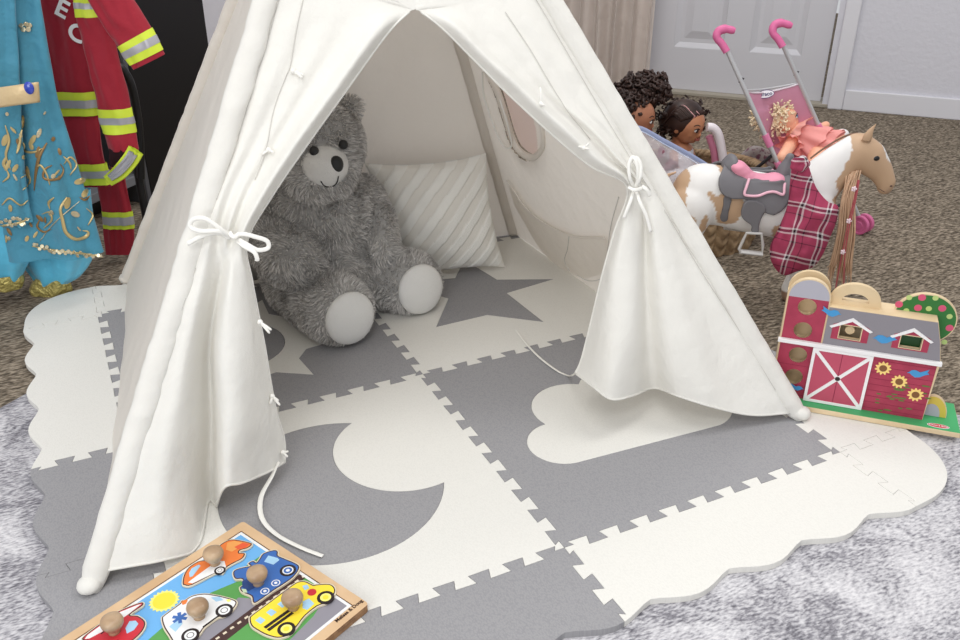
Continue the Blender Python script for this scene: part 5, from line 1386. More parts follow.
# clear zip bag of doll things leaning in the basket
def clear(name, c, a):
    m = mat(name, c, .12, spec=.6, alpha=a, bump=(45, .5, .01)); return m
M_bag = clear('clear_plastic', (230, 222, 228), .32); M_zip = mat('zip_blue', (146, 156, 188), .35)
ZP = Plane(D(672, 158, 2.37), -FH+Vector((0, 0, .35)))
BAG = thing('zip_bag', 'clear plastic zip bag with a blue seal and pink doll things', 'bag', tuple(D(672, 175, 2.44)))
bag_px = smooth2([(626, 128), (640, 127), (660, 138), (684, 150), (706, 163), (704, 172), (694, 182), (684, 188), (662, 189), (634, 186), (620, 165)], 4)
def puff_obj(nm, px, plane, off, h, m, par, stp=2.2, back=.5, wr=.006):
    xs = [p[0] for p in px]; ys = [p[1] for p in px]; nx = int((max(xs)-min(xs))/stp)+3; ny = int((max(ys)-min(ys))/stp)+3; mb = MB()
    for sgn in (1, -1):
        idx = {}
        for i in range(nx):
            for j in range(ny):
                x, y = min(xs)+(i-1)*stp, min(ys)+(j-1)*stp
                if not inpoly(x, y, px):
                    if edist(x, y, px) > stp*1.5: continue
                    d = 0; x, y = near(x, y, px)
                else: d = edist(x, y, px)
                hh = h*math.sqrt(min(1, d/14)); w = noise.noise(Vector((x*.11, y*.11, sgn*3)))*wr*min(1, d/5)
                idx[(i, j)] = len(mb.v); mb.v.append(plane.at(x, y, off+(hh+w if sgn == 1 else -hh*back)))
        for i in range(nx):
            for j in range(ny):
                q = [(i, j), (i+1, j), (i+1, j+1), (i, j+1)]
                if all(k in idx for k in q): mb.f.append(tuple(idx[k] for k in q)); mb.mi.append(0)
    o = mb.build(nm, m, par, sharp=0); w = o.modifiers.new('w', 'WELD'); w.merge_threshold = .0005; return o
puff_obj('bag_film', bag_px, ZP, .0, .020, M_bag, BAG)
tubo('zip_seal', [ZP.at(x, y, .008) for x, y in ((630, 128), (642, 129), (662, 140), (686, 153), (706, 165))], .0065, M_zip, BAG, flat=.35, nrm=ZP.n)
tubo('zip_line', [ZP.at(x, y, .0105) for x, y in ((632, 131), (643, 132), (662, 143), (685, 156), (704, 168))], .0016, mat('zip_pale', (196, 206, 226), .4), BAG)
random.seed(9); 
for k in range(5):
    x, y = [(652, 160), (662, 152), (658, 170), (672, 165), (645, 150)][k]; MBx = MB(); MBx.ball(ZP.at(x, y, .0), (.020, .012, .014), 14, 10, Matrix.Rotation(k, 3, 'Z'))
    for i, v in enumerate(MBx.v): MBx.v[i] = v+Vector((1, 1, 1))*noise.noise(v*70)*.006
    MBx.build('doll_accessory', mat('accessory_pink', (220, 140, 170), .4) if k % 2 == 0 else mat('accessory_plum', (130, 84, 96), .4), BAG, sharp=0)
puff_obj('folded_cloth', smooth2([(640, 172), (660, 168), (690, 170), (684, 182), (660, 185), (636, 183)], 4), ZP, -.004, .010, mat('white_cloth', (230, 226, 230), .8), BAG, stp=3)
# pink and white plastic doll chair arm standing in the basket
HOOP = thing('doll_seat_arm', 'white and pink curved plastic frame beside the streaked hair doll', 'doll seat', tuple(D(715, 150, 2.62)))
HP = Plane(D(714, 145, 2.50), -FH)
tubo('white_arch', [HP.at(x, y) for x, y in ((727, 186), (724, 165), (721, 146), (718, 134), (713, 128), (707, 127))], [.0125]*21, mat('plastic_white', (236, 228, 232), .35), HOOP, seg=12)
tubo('pink_inner', [HP.at(x, y, -.012) for x, y in ((718, 188), (716, 170), (714, 152), (711, 142), (709, 136))], [.010]*17, mat('plastic_pink', (206, 130, 156), .4), HOOP, seg=12)

# ================================================================== DOLL STROLLER
M_st = mat('stroller_steel', (196, 196, 198), .35, metal=.35); M_hp = mat('handle_pink', (212, 108, 154), .4); M_sl = mat('sling_pink', (208, 146, 170), .55, transl=.15); M_dkp = mat('dark_plastic', (58, 56, 60), .5); M_lg = mat('plastic_pink2', (222, 130, 168), .4)
hL, hR = gz(727, 50, .545), gz(783, 45, .545); wL, wR = gz(814, 244, FLOOR_Z+.028), gz(862, 224, FLOOR_Z+.028)
STR = thing('doll_stroller', 'pink toy doll stroller with curved pink handles in front of the white door', 'doll stroller', tuple(((hL+hR+wL+wR)/4)*1) )
TL = lambda t: hL.lerp(wL, t); TR_ = lambda t: hR.lerp(wR, t)
wdt = (wR-wL); wdt.z = 0; wdt.normalize(); fwd = Vector((wdt.y, -wdt.x, 0))
tubo('frame_tube', [hL, wL], .0062, M_st, STR, n=1, seg=12); tubo('frame_tube', [hR, wR], .0062, M_st, STR, n=1, seg=12)
for (h, pts) in ((hL, ((727, 52), (722, 44), (717, 38), (718, 32), (725, 29), (735, 31))), (hR, ((783, 47), (778, 39), (773, 33), (774, 26), (781, 23), (792, 26)))):
    dz = (h-CAM).dot(FW); P = [D(x, y, dz-.002*i) for i, (x, y) in enumerate(pts)]
    tubo('handle', P, [.010]*9+[.011]*4+[.012]*4+[.010]*3+[.007], M_hp, STR, seg=12)
# rear legs crossing to the back wheels, spreader and front wheels
aL, aR = TL(.52), TR_(.52)
rL = TL(.75)-fwd*.30; rL.z = FLOOR_Z+.028; rR = TR_(.75)-fwd*.30; rR.z = FLOOR_Z+.028
tubo('rear_leg', [aL, rL], .005, M_dkp, STR, n=1); tubo('rear_leg', [aR, rR], .005, M_dkp, STR, n=1)
tubo('cross_bar', [TL(.86), TR_(.86)], .0045, M_dkp, STR, n=1); tubo('cross_bar', [rL, rR], .0045, M_dkp, STR, n=1)
tubo('cross_bar', [TL(.20)-fwd*.004, TL(.22).lerp(TR_(.22), .5)-fwd*.03, TR_(.20)-fwd*.004], .003, M_st, STR)
for c in (wL, wR, rL, rR):
    for sg in (.013, -.013):
        cc_ = c+wdt*sg; MB().lathe([(0, -.006), (.010, -.006), (.012, -.004), (.022, -.004), (.024, -.007), (.0285, -.006), (.0285, .006), (.024, .007), (.022, .004), (.012, .004), (.010, .006), (0, .006)], cc_, wdt, 28).build('wheel', M_hp, STR, sharp=30)
for t in (.42, .56): tubo('pink_clip', [TL(t), TL(t+.06)], .0095, M_lg, STR, n=1, seg=12); tubo('pink_clip', [TR_(t), TR_(t+.04)], .009, M_lg, STR, n=1, seg=12)
for T_ in (TL, TR_):
    c = T_(.17)-fwd*.006; tubo('spring_catch', [c+wdt*.010*math.sin(k*.9)+Vector((0, 0, .0016*k)) for k in range(14)], .0018, M_dkp, STR, n=1)
# sling: back and seat in one cloth
rows = []
for i in range(15):
    v = i/14; t = .20+.34*v; r = []
    for k in range(15):
        u = k/14; a, b = TL(t), TR_(t); p = a.lerp(b, u); sag = 4*u*(1-u)
        p = p - fwd*(.020+.065*v)*sag + Vector((0, 0, -.018*(1-v)*sag if v < .3 else 0)); p += fwd*.004*noise.noise(p*30); r.append(p)
    rows.append(r)
base = rows[-1]
for i in range(1, 8):
    v = i/7; rows.append([p+fwd*.13*v+Vector((0, 0, -.035*v-.02*math.sin(PI*v))) for p in base])
mb = MB(); mb.grid(rows); so = mb.build('seat_sling', M_sl, STR, sharp=0, fixn=False)
tubo('sling_binding', rows[0], .0026, mat('binding_white', (226, 214, 222), .6), STR, n=1)
bvS = bvh_of(so)
oc = drape(765, 94, bvS, .0015, Plane(rows[3][4], -FH)); on_ = (CAM-oc).normalized(); orr_ = (wdt*.97+Vector((0, 0, .26))).normalized(); ou = (Vector((0, 0, 1))-on_*on_.z).normalized()
orr_ = (ou.cross(on_)*.96+ou*.20).normalized(); ou = on_.cross(orr_)
of = lambda x, y, h: oc+orr_*x+ou*y+on_*h
MB().poly([circ(0, 0, .0240, 32, .0115)], of, .002, .0042).build('badge_rim', mat('badge_purple', (96, 70, 120), .5), STR, smooth=False); MB().poly([circ(0, 0, .0222, 32, .0098)], of, .003, .0046).build('badge', mat('badge_white', (240, 238, 242), .5), STR, smooth=False)
text_on('badge_lettering', 'Graco', .0145, mat('badge_ink', (72, 66, 110), .5), of(0, 0, .0050), orr_, ou, STR, bold=.0003)
# printed storage pouch below
pc = TL(.66).lerp(TR_(.66), .4)-fwd*.06
PP = Plane(D(758, 160, 2.74), -FH)
puff_obj('storage_pouch', smooth2([(737, 160), (752, 146), (770, 150), (790, 160), (796, 176), (784, 186), (752, 184), (740, 176)], 4), PP, 0, .02, mat('pouch_grey', (150, 140, 138), .7, var=(70, (110, 70, 84), .5, .6)), STR)
# ---- baby doll lying in it
BABY = thing('baby_doll', 'blonde baby doll in a pink ruffled dress lying in the pink stroller', 'baby doll', tuple(D(800, 140, 2.56)))
bh = D(783, 119, 2.545); bf = (RH*.80-FH*.30+Vector((0, 0, .42))).normalized(); bu = (Vector((0, 0, 1))*.8-RH*.65-FH*.1)
rb = .047; LB = head(BABY, bh, bf, bu, rb, M_skin3, M_irisb, neck=False, chub=.12)
mb = MB(); bt = D(806, 143, 2.55)
chain(mb, [(bh.lerp(bt, .45), .026), (bt, .046), (D(822, 150, 2.53), .042)], 6)
chain(mb, [(D(800, 134, 2.56), .018), (D(814, 130, 2.60), .015), (D(823, 127, 2.62), .014), (D(826, 125, 2.62), .012)], 5, 12, 8)
chain(mb, [(D(792, 142, 2.50), .020), (D(786, 152, 2.46), .017), (D(782, 157, 2.45), .015)], 5, 12, 8)
chain(mb, [(D(822, 150, 2.53), .030), (D(832, 143, 2.58), .022), (D(841, 136, 2.60), .018)], 5, 12, 8)
chain(mb, [(D(818, 156, 2.50), .030), (D(812, 170, 2.47), .022), (D(806, 180, 2.45), .018)], 5, 12, 8)
blob('body', mb, .0042, M_skin3, BABY, 4)
M_pd = mat('dress_coral', (244, 168, 162), .8, transl=.15)
def ruffle(nm, c, ax, r0, r1, ln, m, par, n=9, amp=.18, N=96):
    ax = ax.normalized(); s = ax.orthogonal().normalized(); t = ax.cross(s); rows = []
    for i in range(10):
        v = i/9; R = r0+(r1-r0)*v; rows.append([c+ax*ln*v+(s*math.cos(a)+t*math.sin(a))*R*(1+amp*v*math.sin(n*a+i*.15))+ax*amp*.4*R*v*math.cos(n*a*1.0+1) for a in [2*PI*k/N for k in range(N)]])
    mb = MB(); mb.grid(rows, closed=True); return mb.build(nm, m, par, sharp=0, fixn=False)
bx = (D(832, 152, 2.52)-bh)
ruffle('dress', bh.lerp(bt, .55), bx, .030, .062, .075, M_pd, BABY, 8, .14)
ruffle('dress_skirt', bt+RH*.0, bx+Vector((0, 0, -.02)), .046, .082, .055, M_pd, BABY, 10, .18)
ruffle('collar_ruffle', bh.lerp(bt, .46), bx, .028, .055, .018, mat('ruffle_pale', (248, 190, 180), .8, transl=.15), BABY, 11, .2)
ruffle('sleeve_frill', D(803, 132, 2.575), (D(823, 127, 2.62)-D(800, 134, 2.56)), .018, .03, .028, M_pd, BABY, 8, .2)
ruffle('sleeve_frill', D(792, 141, 2.50), (D(786, 152, 2.46)-D(792, 142, 2.50)), .020, .034, .030, M_pd, BABY, 8, .2)
random.seed(31)
curls([(LB(0, .35, -.45), rb*1.02), (LB(.15, .75, -.1), rb*.55), (LB(-.3, .6, -.2), rb*.6)], 240, .04, M_hbl, 'blonde_hair', BABY, rad=.0026, amp=.0026)
MB().ball(D(842, 134.5, 2.60), (.022, .018, .016), 16, 10).build('white_sock', mat('sock_white', (240, 236, 236), .8), BABY, sharp=0)

# ================================================================== CURTAIN
M_cur = fabric('curtain_linen', (226, 215, 207), .2)
mb = MB(); rows = []
s0_, s1_ = ws(548, 40), ws(655.5, 78)-.005
for i in range(14):
    z = .012+(2.3)*i/13; r = []
    for k in range(121):
        u = k/120; s = s0_+(s1_-s0_)*u; a = u*2*PI*6.5
        o = .075+.032*math.sin(a)+.010*math.sin(a*2.3+1)+.008*noise.noise(Vector((u*9, z*1.5, 2)))
        r.append(wp(s+.012*math.cos(a), z, o))
    rows.append(r)
mb.grid(rows); o = mb.build('curtain', M_cur, None, sharp=0, fixn=False); tag(o, 'greige linen curtain hanging in folds beside the white door', 'curtain')

# ================================================================== BLACK CABINET
cg = gz(150, 204, FLOOR_Z)
CPL = Plane(cg, bn)
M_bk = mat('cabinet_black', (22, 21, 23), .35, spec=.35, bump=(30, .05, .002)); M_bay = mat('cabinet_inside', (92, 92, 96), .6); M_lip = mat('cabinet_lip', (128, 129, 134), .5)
CAB = thing('cabinet', 'tall black cabinet with an open grey bay behind the hanging costumes', 'cabinet', tuple(cg))
cxR = CPL.loc(206, 25)[0]; cxM = CPL.loc(151, 190)[0]; cxL = cxM-.30; CH = 1.25; CD = .34
def cbox(nm, x0, x1, z0, z1, d0, d1, m, par=CAB, bev=.003):
    mb = MB(); c = [CPL.w(x, z, -d) for x in (x0, x1) for d in (d0, d1) for z in (z0, z1)]
    mb.add(c, [(0, 1, 3, 2), (4, 6, 7, 5), (0, 4, 5, 1), (2, 3, 7, 6), (0, 2, 6, 4), (1, 5, 7, 3)]); o = mb.build(nm, m, par, smooth=False); return bevel(o, bev) if bev else o
cbox('door_panel', cxM, cxR, .004, CH, 0, .02, M_bk); cbox('side_board', cxR-.018, cxR, .0, CH, .0205, CD, M_bk); cbox('side_board', cxL, cxL+.018, 0, CH, 0, CD, M_bk)
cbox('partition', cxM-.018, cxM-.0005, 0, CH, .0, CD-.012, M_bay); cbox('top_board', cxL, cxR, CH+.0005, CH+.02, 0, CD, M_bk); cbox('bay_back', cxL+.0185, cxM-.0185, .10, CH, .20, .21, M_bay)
cbox('bay_floor', cxL+.0185, cxM-.0185, .07, .10, .02, .21, M_lip); cbox('kick_board', cxL+.0185, cxM-.0185, 0.0, .07, .09, .10, M_bk)
zk = CPL.at(131, 190, -.02).z; xk = CPL.loc(131, 192, -.02)[0]
MB().poly([[(xk-.03, .1005), (xk+.055, .1005), (xk+.055, .125), (xk+.02, .128), (xk-.005, .145), (xk-.03, .150)], circ(xk-.012, .128, .006, 16)[::-1]], lambda x, y, h: CPL.w(x, y, h), -.06, -.045).build('bracket', M_lip, CAB, smooth=False)

# ================================================================== CLOTHES RACK
M_rk = mat('rack_black', (26, 26, 28), .4, spec=.4)
RACK = thing('clothes_rack', 'black tubular clothes rack holding the dress-up costumes', 'clothes rack', tuple(gz(60, 250, FLOOR_Z)))
RPL = Plane(CAM+FH*2.34-Vector((0, 0, CAM.z-FLOOR_Z)), -FH)
def rp(px, py, o=0): return RPL.at(px, py, o)
xa, xb = RPL.loc(-10, 250)[0], RPL.loc(143, 200)[0]
R_ = lambda x, z, o=0: RPL.w(x, z, o)
tubo('rack_hoop', [R_(xa, .02), R_(xa, .6), R_(xa, 1.08), R_(xa+.06, 1.14), R_((xa+xb)/2, 1.14), R_(xb-.06, 1.14), R_(xb, 1.08), R_(xb, .6), R_(xb, .02)], .011, M_rk, RACK, seg=12, n=8)
tubo('side_hook', [rp(141, 178, .01), rp(139, 130, .012), rp(133, 92, .016), rp(126, 74, .02), rp(117, 66, .026), rp(108, 72, .03)], .011, M_rk, RACK, seg=12)
for x in (xa, xb): tubo('foot_bar', [R_(x, .012, .13), R_(x, .012, -.06)], .011, M_rk, RACK, n=1, seg=12)

# ================================================================== COSTUMES
def garment(nm, rings, m, par, depth, flat=.35, folds=(7, .05), seed=0, seg=72, n=5, closed=True, thick=None, px_off=0):
    """rings (xL, xR, y[, tilt]) surveyed at a given distance; each becomes a soft oval of cloth"""
    R = cr([(r[0], r[1], r[2]) for r in rings], n); T_ = cr([((r[3] if len(r) > 3 else 0), 0, 0) for r in rings], n)
    pl = Plane(CAM+FH*depth+Vector((0, 0, -.5)), -FH); rows = []
    for q, (a, t) in enumerate(zip(R, T_)):
        c = pl.at((a.x+a.y)/2, a.z); e = pl.at(a.y, a.z+t.x); hw = (e-c); w = hw.length; hd = hw.normalized(); row = []
        for k in range(seg):
            th = 2*PI*k/seg; f = 1+folds[1]*1.9*math.sin(folds[0]*th+seed+a.z*.006+1.5*noise.noise(Vector((seed, a.z*.01, 1))))+folds[1]*.7*noise.noise(Vector((math.cos(th)*2+seed, math.sin(th)*2, a.z*.014)))
            row.append(c+hd*w*math.cos(th)*(1+.2*(f-1))+pl.n*(w*flat*math.sin(th)*f+.006*noise.noise(Vector((math.cos(th)*3, a.z*.03, seed+math.sin(th)*2)))+.010*math.sin(3*th+q*.15)*0))
        rows.append(row)
    mb = MB(); mb.grid(rows, closed=True); return mb.build(nm, m, par, sharp=0, fixn=False)
def band(nm, rings, m, par, depth, **kw): return garment(nm, rings, m, par, depth, **kw)
M_red = mat('coat_red', (158, 30, 48), .7, bump=(60, .35, .006), sheen=.2); M_hv = mat('reflective_yellow', (214, 232, 70), .5); M_ag = mat('reflective_silver', (176, 174, 180), .35, metal=.2); M_let = mat('letter_white', (240, 240, 240), .6); M_lin = mat('coat_lining', (44, 18, 24), .9)
COAT = thing('firefighter_coat', "child's red firefighter costume coat with yellow and silver reflective bands", 'costume coat', tuple(gz(90, 245, FLOOR_Z)))
DC = 2.20
cb = garment('coat_body', [(18, 96, -120), (28, 92, -40), (37, 92, 0), (46, 96, 50), (57, 97, 100), (70, 102, 150), (80, 110, 186)], M_red, COAT, DC, .30, (5, .05), 1.0)
def lerp_ring(a, b, t): return tuple(a[i]+(b[i]-a[i])*t for i in range(len(a)))
for nm, m, g, ys in (('reflective_band', M_hv, 1.2, ((56.2, 97.2, 91), (60, 97.5, 115))), ('silver_band', M_ag, 1.9, ((57.6, 97.4, 99), (58.8, 97.5, 107))), ('reflective_band', M_hv, 1.2, ((74, 105, 163), (79.5, 110, 184))), ('silver_band', M_ag, 1.9, ((75.7, 107, 170), (77.5, 108.5, 177)))):
    a, b = ys; rs = [(lerp_ring(a, b, t)[0]-g, lerp_ring(a, b, t)[1]+g, lerp_ring(a, b, t)[2]) for t in (0, .33, .67, 1)]
    garment(nm, rs, m, COAT, DC-.003*g, .32, (5, .05), 1.0)
def sleeve(nm, pts, m, par, depth, flat=.45, off=0.0, n=6, seed=0, cut=None):
    """pts (px,py,half width px, forward m)"""
    P = cr([(p[0], p[1], 0) for p in pts], n); W = cr([(p[2], p[3] if len(p) > 3 else 0, 0) for p in pts], n)
    pl = Plane(CAM+FH*depth+Vector((0, 0, -.5)), -FH); rows = []; C_ = [pl.at(p.x, p.y, w.y) for p, w in zip(P, W)]
    k_ = depth/FOC
    if cut: ok = [i for i, p in enumerate(P) if cut[0] <= p.y <= cut[1]]; lo, hi = ok[0], ok[-1]
    for i, (c, w) in enumerate(zip(C_, W)):
        if cut and not lo <= i <= hi: continue
        t = (C_[min(i+1, len(C_)-1)]-C_[max(i-1, 0)]).normalized(); s = t.cross(pl.n).normalized(); r = w.x*k_+off
        rows.append([(c+s*r*math.cos(a)*(1+.05*noise.noise(Vector((math.cos(a)*1.5, P[i].y*.035, seed+3))))+pl.n*(r*flat*math.sin(a)*(1+.06*math.sin(3*a+P[i].y*.03+seed))+.008*noise.noise(Vector((math.cos(a)*2.5, P[i].y*.05+a*.3, seed))))) for a in [2*PI*k/40 for k in range(40)]])
    mb = MB(); mb.grid(rows, closed=True); return mb.build(nm, m, par, sharp=0, fixn=False)
DS = DC-.03
s1 = [(84, -60, 15, 0), (90, 0, 15, 0), (98, 40, 16, .005), (108, 80, 16, .01), (117, 120, 16.5, .01), (124, 150, 15, .01)]
sleeve('sleeve', s1, M_red, COAT, DS)
sleeve('reflective_band', s1, M_hv, COAT, DS, off=.0022, n=40, cut=(107, 133)); sleeve('silver_band', s1, M_ag, COAT, DS, off=.0032, n=40, cut=(116, 124))
sleeve('reflective_band', s1, M_hv, COAT, DS, off=.0022, n=40, cut=(-6, 17)); sleeve('silver_band', s1, M_ag, COAT, DS, off=.0032, n=40, cut=(2, 9))
# the turned-back hem of that sleeve
sleeve('sleeve_lining', [(122, 148, 13, .012), (121, 158, 12, .012), (118, 168, 9, .01)], M_lin, COAT, DS)
sleeve('reflective_band', [(136, 150, 8, .02), (130, 160, 8, .02), (120, 172, 7.5, .02), (108, 181, 6, .02)], M_hv, COAT, DS-.01, flat=.25)
sleeve('silver_band', [(133, 153, 4.6, .027), (128, 161, 4.6, .027), (119, 171, 4.4, .027), (110, 178, 3.4, .027)], M_ag, COAT, DS-.012, flat=.25)
s2 = [(92, -60, 20, .02), (104, -14, 20, .03), (122, 18, 19.5, .04), (138, 44, 19, .045), (149, 62, 18, .045)]
sleeve('sleeve', s2, M_red, COAT, DS-.02)
sleeve('reflective_band', s2, M_hv, COAT, DS-.02, off=.0022, n=40, cut=(37, 58)); sleeve('silver_band', s2, M_ag, COAT, DS-.02, off=.0032, n=40, cut=(44, 51))
bvC = bvh_of(cb); CFP = Plane(CAM+FH*(DC-.06)+Vector((0, 0, -.5)), -FH)
def letter(ch, px, py, size, ang):
    o = drape(px, py, bvC, .004, CFP); n = -FH; r = RH*math.cos(ang)+Vector((0, 0, 1))*math.sin(ang); u = n.cross(r); text_on('coat_letter', ch, size, M_let, o, r, u, COAT, bold=.0015)
letter('E', 63, 9, .058, -.55); letter('C', 77, 33, .058, -.62)
TRO = thing('firefighter_trousers', "child's red firefighter trousers with a reflective band hanging below the coat", 'costume trousers', tuple(gz(118, 250, FLOOR_Z)))
garment('trouser_leg', [(96, 124, 170), (98, 127, 190), (102, 132, 213), (104, 134, 235), (106, 133, 254)], M_red, TRO, DC+.07, .25, (4, .06), 2.0)
garment('reflective_band', [(101.5, 132.5, 211), (102.8, 133.6, 219), (103.6, 134.3, 228)], M_hv, TRO, DC+.068, .28, (4, .06), 2.0); garment('silver_band', [(102, 133.2, 216), (102.8, 133.8, 220), (103.2, 134.2, 224)], M_ag, TRO, DC+.066, .29, (4, .06), 2.0)
tubo('brace_strap', [RPL.at(112, 172, .05), RPL.at(108, 100, .045), RPL.at(104, 40, .04), R_(RPL.loc(100, 0)[0], 1.12, .02)], .006, M_red, TRO, flat=.3)
# coat hanger
for (nm, xx, par) in (('hanger_hook', 60, COAT),):
    q = RPL.loc(60, -40)[0]; tubo(nm, [R_(q, 1.02), R_(q, 1.08), R_(q+.012, 1.12), R_(q+.012, 1.145), R_(q, 1.155), R_(q-.012, 1.148)], .002, M_rk, COAT)
# ---- blue genie costume
M_sat = mat('blue_satin', (90, 186, 220), .28, bump=(9, .45, .03), spec=.6, sheen=.3); M_ovr = mat('blue_sheer', (82, 158, 186), .55, transl=.2, bump=(14, .8, .02), sheen=.4); M_gold = mat('gold_thread', (206, 184, 130), .35, metal=.45); M_gold2 = mat('gold_cuff', (186, 172, 104), .3, metal=.5, bump=(70, 1.0, .012)); M_coin = mat('coin_metal', (220, 208, 176), .25, metal=.7); M_brn = mat('bronze_thread', (150, 120, 80), .4, metal=.4)
DRE = thing('princess_costume', 'turquoise satin princess costume with gold swirls and coin trimmed sheer overskirt', 'costume dress', tuple(gz(40, 290, FLOOR_Z)))
DD = 2.03
ov = garment('overskirt', [(-44, 34, -110), (-40, 34, -40), (-38, 40, 0), (-36, 46, 40), (-34, 55, 90), (-32, 68, 140), (-30, 82, 190), (-28, 94, 230), (-24, 101, 252)], M_ovr, DRE, DD, .36, (7, .13), .4, seg=120)
fl_ = garment('front_drape', [(-70, 10, -60), (-66, 14, 20), (-62, 18, 90), (-58, 22, 150), (-54, 28, 200), (-50, 32, 222)], M_ovr, DRE, DD-.06, .22, (5, .16), 2.4)
garment('trouser_leg', [(-4, 88, 190), (4, 94, 236), (18, 92, 258), (32, 80, 276), (36, 68, 284)], M_sat, DRE, DD+.035, .40, (6, .08), 1.2)
garment('trouser_leg', [(-50, 30, 190), (-46, 32, 230), (-38, 30, 256), (-26, 24, 272), (-18, 21, 280)], M_sat, DRE, DD-.03, .45, (6, .08), 3.0)
garment('gold_cuff', [(36, 67, 277), (31, 70, 283), (29, 72, 290), (33, 68, 296)], M_gold2, DRE, DD+.033, .45, (5, .07), .3); garment('gold_cuff', [(-20, 21, 273), (-23, 23, 280), (-21, 21, 288)], M_gold2, DRE, DD-.032, .5, (5, .07), 1.4)
bvO = bvh_of(ov); bvF = bvh_of(fl_); DFP = Plane(CAM+FH*(DD-.08)+Vector((0, 0, -.5)), -FH)
def dr(px, py, off=.002):
    a = drape(px, py, bvO, off); b = drape(px, py, bvF, off)
    c = [q for q in (a, b) if q is not None]
    return min(c, key=lambda q: (q-CAM).length) if c else DFP.at(px, py)
def swirl(pts, w, m=M_gold, n=6):
    P = cr([(a, b, 0) for a, b in pts], n); N = len(P); pp = [dr(p.x, p.y) for p in P]
    MB().tube(pp, [max(.0007, w*math.sin(PI*(.12+.80*i/(N-1)))) for i in range(N)], 8, flat=.4, nrm=-FH).build('gold_swirl', m, DRE, sharp=0)
C1 = lambda l: [(x*.5, y*.5) for x, y in l]; C2 = lambda l: [(x*.2655, 140+y*.2655) for x, y in l]
for l, w, m in ((C2([(250, 215), (228, 255), (236, 300), (250, 350), (285, 374), (325, 362), (332, 345), (310, 340)]), .005, M_gold), (C2([(205, 215), (185, 235), (190, 260)]), .003, M_gold), (C2([(150, 300), (140, 325), (165, 345), (195, 335)]), .003, M_brn), (C2([(195, 95), (170, 110), (165, 140), (190, 150), (222, 142), (238, 112), (225, 90)]), .0032, M_brn), (C2([(175, 10), (150, 60), (138, 120), (130, 190)]), .004, M_brn), (C2([(85, 10), (95, 40), (130, 45), (160, 30)]), .003, M_gold), (C2([(240, 60), (262, 85), (268, 110)]), .003, M_gold), (C2([(150, 380), (190, 330), (250, 270), (300, 230)]), .0012, M_coin), (C2([(80, -40), (70, 20), (60, 50)]), .004, M_gold), (C2([(25, 60), (15, 90), (30, 120)]), .004, M_gold), (C2([(340, 210), (318, 225), (300, 215)]), .003, M_brn), (C1([(10, 250), (18, 280), (12, 310), (22, 340)]), .003, M_gold), (C1([(100, 370), (92, 345), (80, 330), (70, 345)]), .0028, M_gold), (C1([(140, 395), (122, 420), (132, 460), (158, 478), (175, 466)]), .0012, M_coin)): swirl(l, w, m)
def leaf(px, py, lx, ly, ang, m):
    pts = [(px+lx*math.cos(2*PI*k/16)*math.cos(ang)-ly*math.sin(2*PI*k/16)*math.sin(ang), py+lx*math.cos(2*PI*k/16)*math.sin(ang)+ly*math.sin(2*PI*k/16)*math.cos(ang)) for k in range(16)]
    c = dr(px, py, .0035); P = [dr(*p, .0022) for p in pts]; MB().add([c]+P, [(0, 1+k, 1+(k+1) % 16) for k in range(16)]).build('gold_leaf', m, DRE, sharp=0, fixn=False)
for a in ((28, 172, 2.2, 6.5, -.15, M_gold), (23, 122, 2.2, 7, .1, M_gold), (33, 140, 2.5, 6, .5, M_gold), (39, 133, 2, 5, .3, M_coin), (80, 181, 6, 3, -.3, M_gold), (85, 193, 3, 5, .6, M_gold), (67, 203, 3, 6, .2, M_gold), (38, 152, 2, 6, .2, M_brn), (8, 165, 2, 6, .4, M_gold), (5, 140, 3, 6, .3, M_gold), (75, 214, 5, 3, .3, M_coin), (40, 218, 5, 2, .7, M_brn)): leaf(*a)
def coin(px, py, r, off=.004):
    c = dr(px, py, off); MB().lathe([(0, -.0005), (r*.9, -.0005), (r, 0), (r*.9, .0005), (0, .0005)], c, (-FH+Vector((random.uniform(-.5, .5), random.uniform(-.5, .5), random.uniform(-.3, .6)))), 14).build('coin', M_coin, DRE)
random.seed(3)
for k in range(26): t = k/25; coin(34+67*t, 244.5+10*t+2.5*math.sin(t*PI)+random.uniform(-1.5, 2.5), random.uniform(.0035, .0055))
for k in range(15): t = k/14; coin(1+26*t, 224-6*t+random.uniform(-5, 5), random.uniform(.003, .0055))
for (x, y) in ((20, 25), (25, 24), (29, 25), (22, 29), (27, 29)): coin(x, y, .0055)
random.seed(17)
for k in range(34):
    x, y = random.uniform(2, 96), random.uniform(100, 240)
    if x > 30+(y-60)*.36: continue
    leaf(x, y, random.uniform(1, 2.2), random.uniform(2, 4.5), random.uniform(-.8, .8), random.choice([M_gold, M_brn, M_coin]))
for l in ([(2, 205), (10, 198), (20, 205), (28, 200)], [(22, 190), (30, 182), (28, 174), (20, 178)], [(44, 228), (52, 220), (50, 212), (42, 214)], [(70, 175), (76, 165), (70, 157), (64, 164)], [(3, 182), (9, 176), (6, 168)], [(88, 225), (92, 215), (86, 208)]): swirl(l, .0025, M_gold)
swirl([(32, 246), (60, 251), (85, 254), (103, 257)], .0035, M_gold); swirl([(-6, 226), (14, 224), (30, 218)], .003, M_gold)
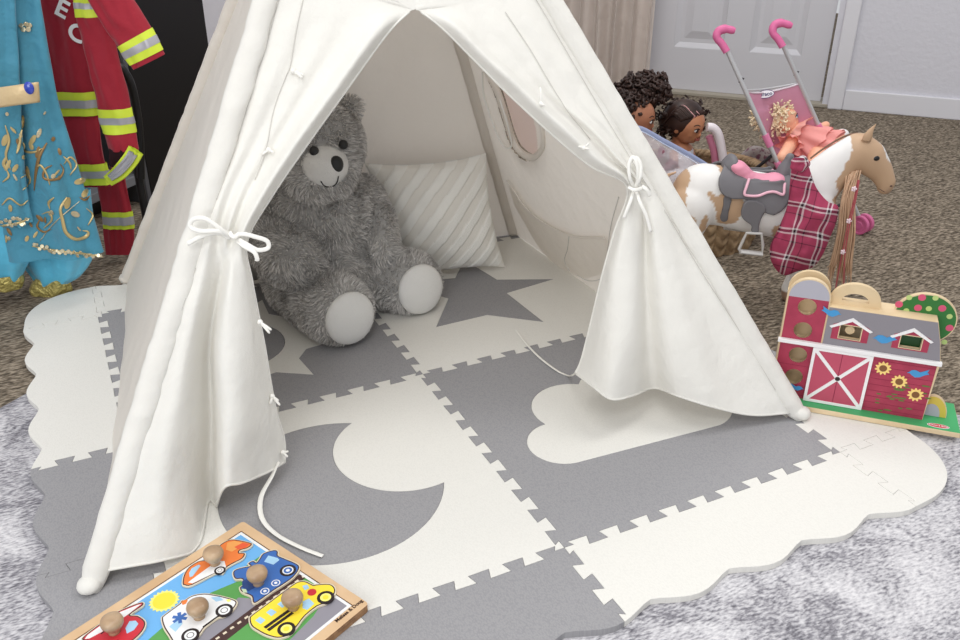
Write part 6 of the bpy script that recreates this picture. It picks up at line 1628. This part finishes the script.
# gold wrist cuff with a blue stone, hanging in front
CUF = thing('gold_cuff', 'pale gold costume cuff with an oval blue stone on the turquoise dress', 'cuff', tuple(dr(18, 95, .02)))
ca = DFP.at(-2, 98, .035); cbx = DFP.at(38, 92, .035)
mb = MB(); rows = []
for i in range(9):
    v = i/8; rows.append([DFP.at(17+(21+2*v*(-1 if k > 24 else 1)*0+1.5*v)*math.cos(2*PI*k/48), 85+20*v-2.5*math.cos(2*PI*k/48)*1.2, .04+.028*math.sin(2*PI*k/48)+.004*math.sin(PI*v)) for k in range(48)])
mb.grid(rows, closed=True); o = mb.build('cuff_band', mat('cuff_satin', (222, 196, 152), .35, bump=(80, .4, .004), metal=.15), CUF, sharp=0, fixn=False); solid(o, .003)
bvK = bvh_of(o); gq = drape(29, 88, bvK, .001, DFP)
MB().ball(gq, (.0105, .006, .0135), 20, 12, Matrix((RH, -FH, Vector((0, 0, 1)))).transposed()).build('blue_stone', mat('blue_gem', (40, 64, 180), .12, spec=.8, coat=.5), CUF, sharp=0)
# hanger for the costume
q = RPL.loc(0, -40)[0]; tubo('hanger_hook', [R_(q, .98, .1), R_(q, 1.08, .06), R_(q+.012, 1.12), R_(q+.012, 1.145), R_(q, 1.155), R_(q-.012, 1.148)], .002, M_rk, DRE)

# ================================================================== LIGHT
def lights():
    w = bpy.data.worlds.new('world'); scene.world = w; w.use_nodes = True
    bg = w.node_tree.nodes['Background']; bg.inputs['Color'].default_value = (.95, .97, 1.0, 1); bg.inputs['Strength'].default_value = .58
    def area(name, loc, size, e, target=None, colr=(1, .985, .96)):
        l = bpy.data.lights.new(name, 'AREA'); l.shape = 'RECTANGLE'; l.size, l.size_y = size; l.energy = e; l.color = colr
        o = bpy.data.objects.new(name, l); COL.objects.link(o); o.location = loc
        if target is not None: o.rotation_euler = (Vector(target)-Vector(loc)).to_track_quat('-Z', 'Y').to_euler()
    area('ceiling_light', (-.6, -.7, 2.6), (1.2, .6), 13)
    area('ceiling_light', (1.2, -.4, 2.6), (1.2, .6), 17)
    area('ceiling_light', (.9, 1.2, 2.6), (1.2, .6), 17)
    area('ceiling_light', (-1.3, -2.2, 2.6), (1.2, .6), 24)
    area('fill_light', (-2.7, -2.4, 1.5), (2.2, 1.6), 38, (0, 0, .5), (.97, .985, 1))  # unseen fill panel added at front left to brighten the tent front
lights()
scene.view_settings.view_transform = 'Standard'; scene.view_settings.look = 'None'
scene.view_settings.exposure = 0.09; scene.view_settings.gamma = 1.0; scene.view_settings.use_curve_mapping = False
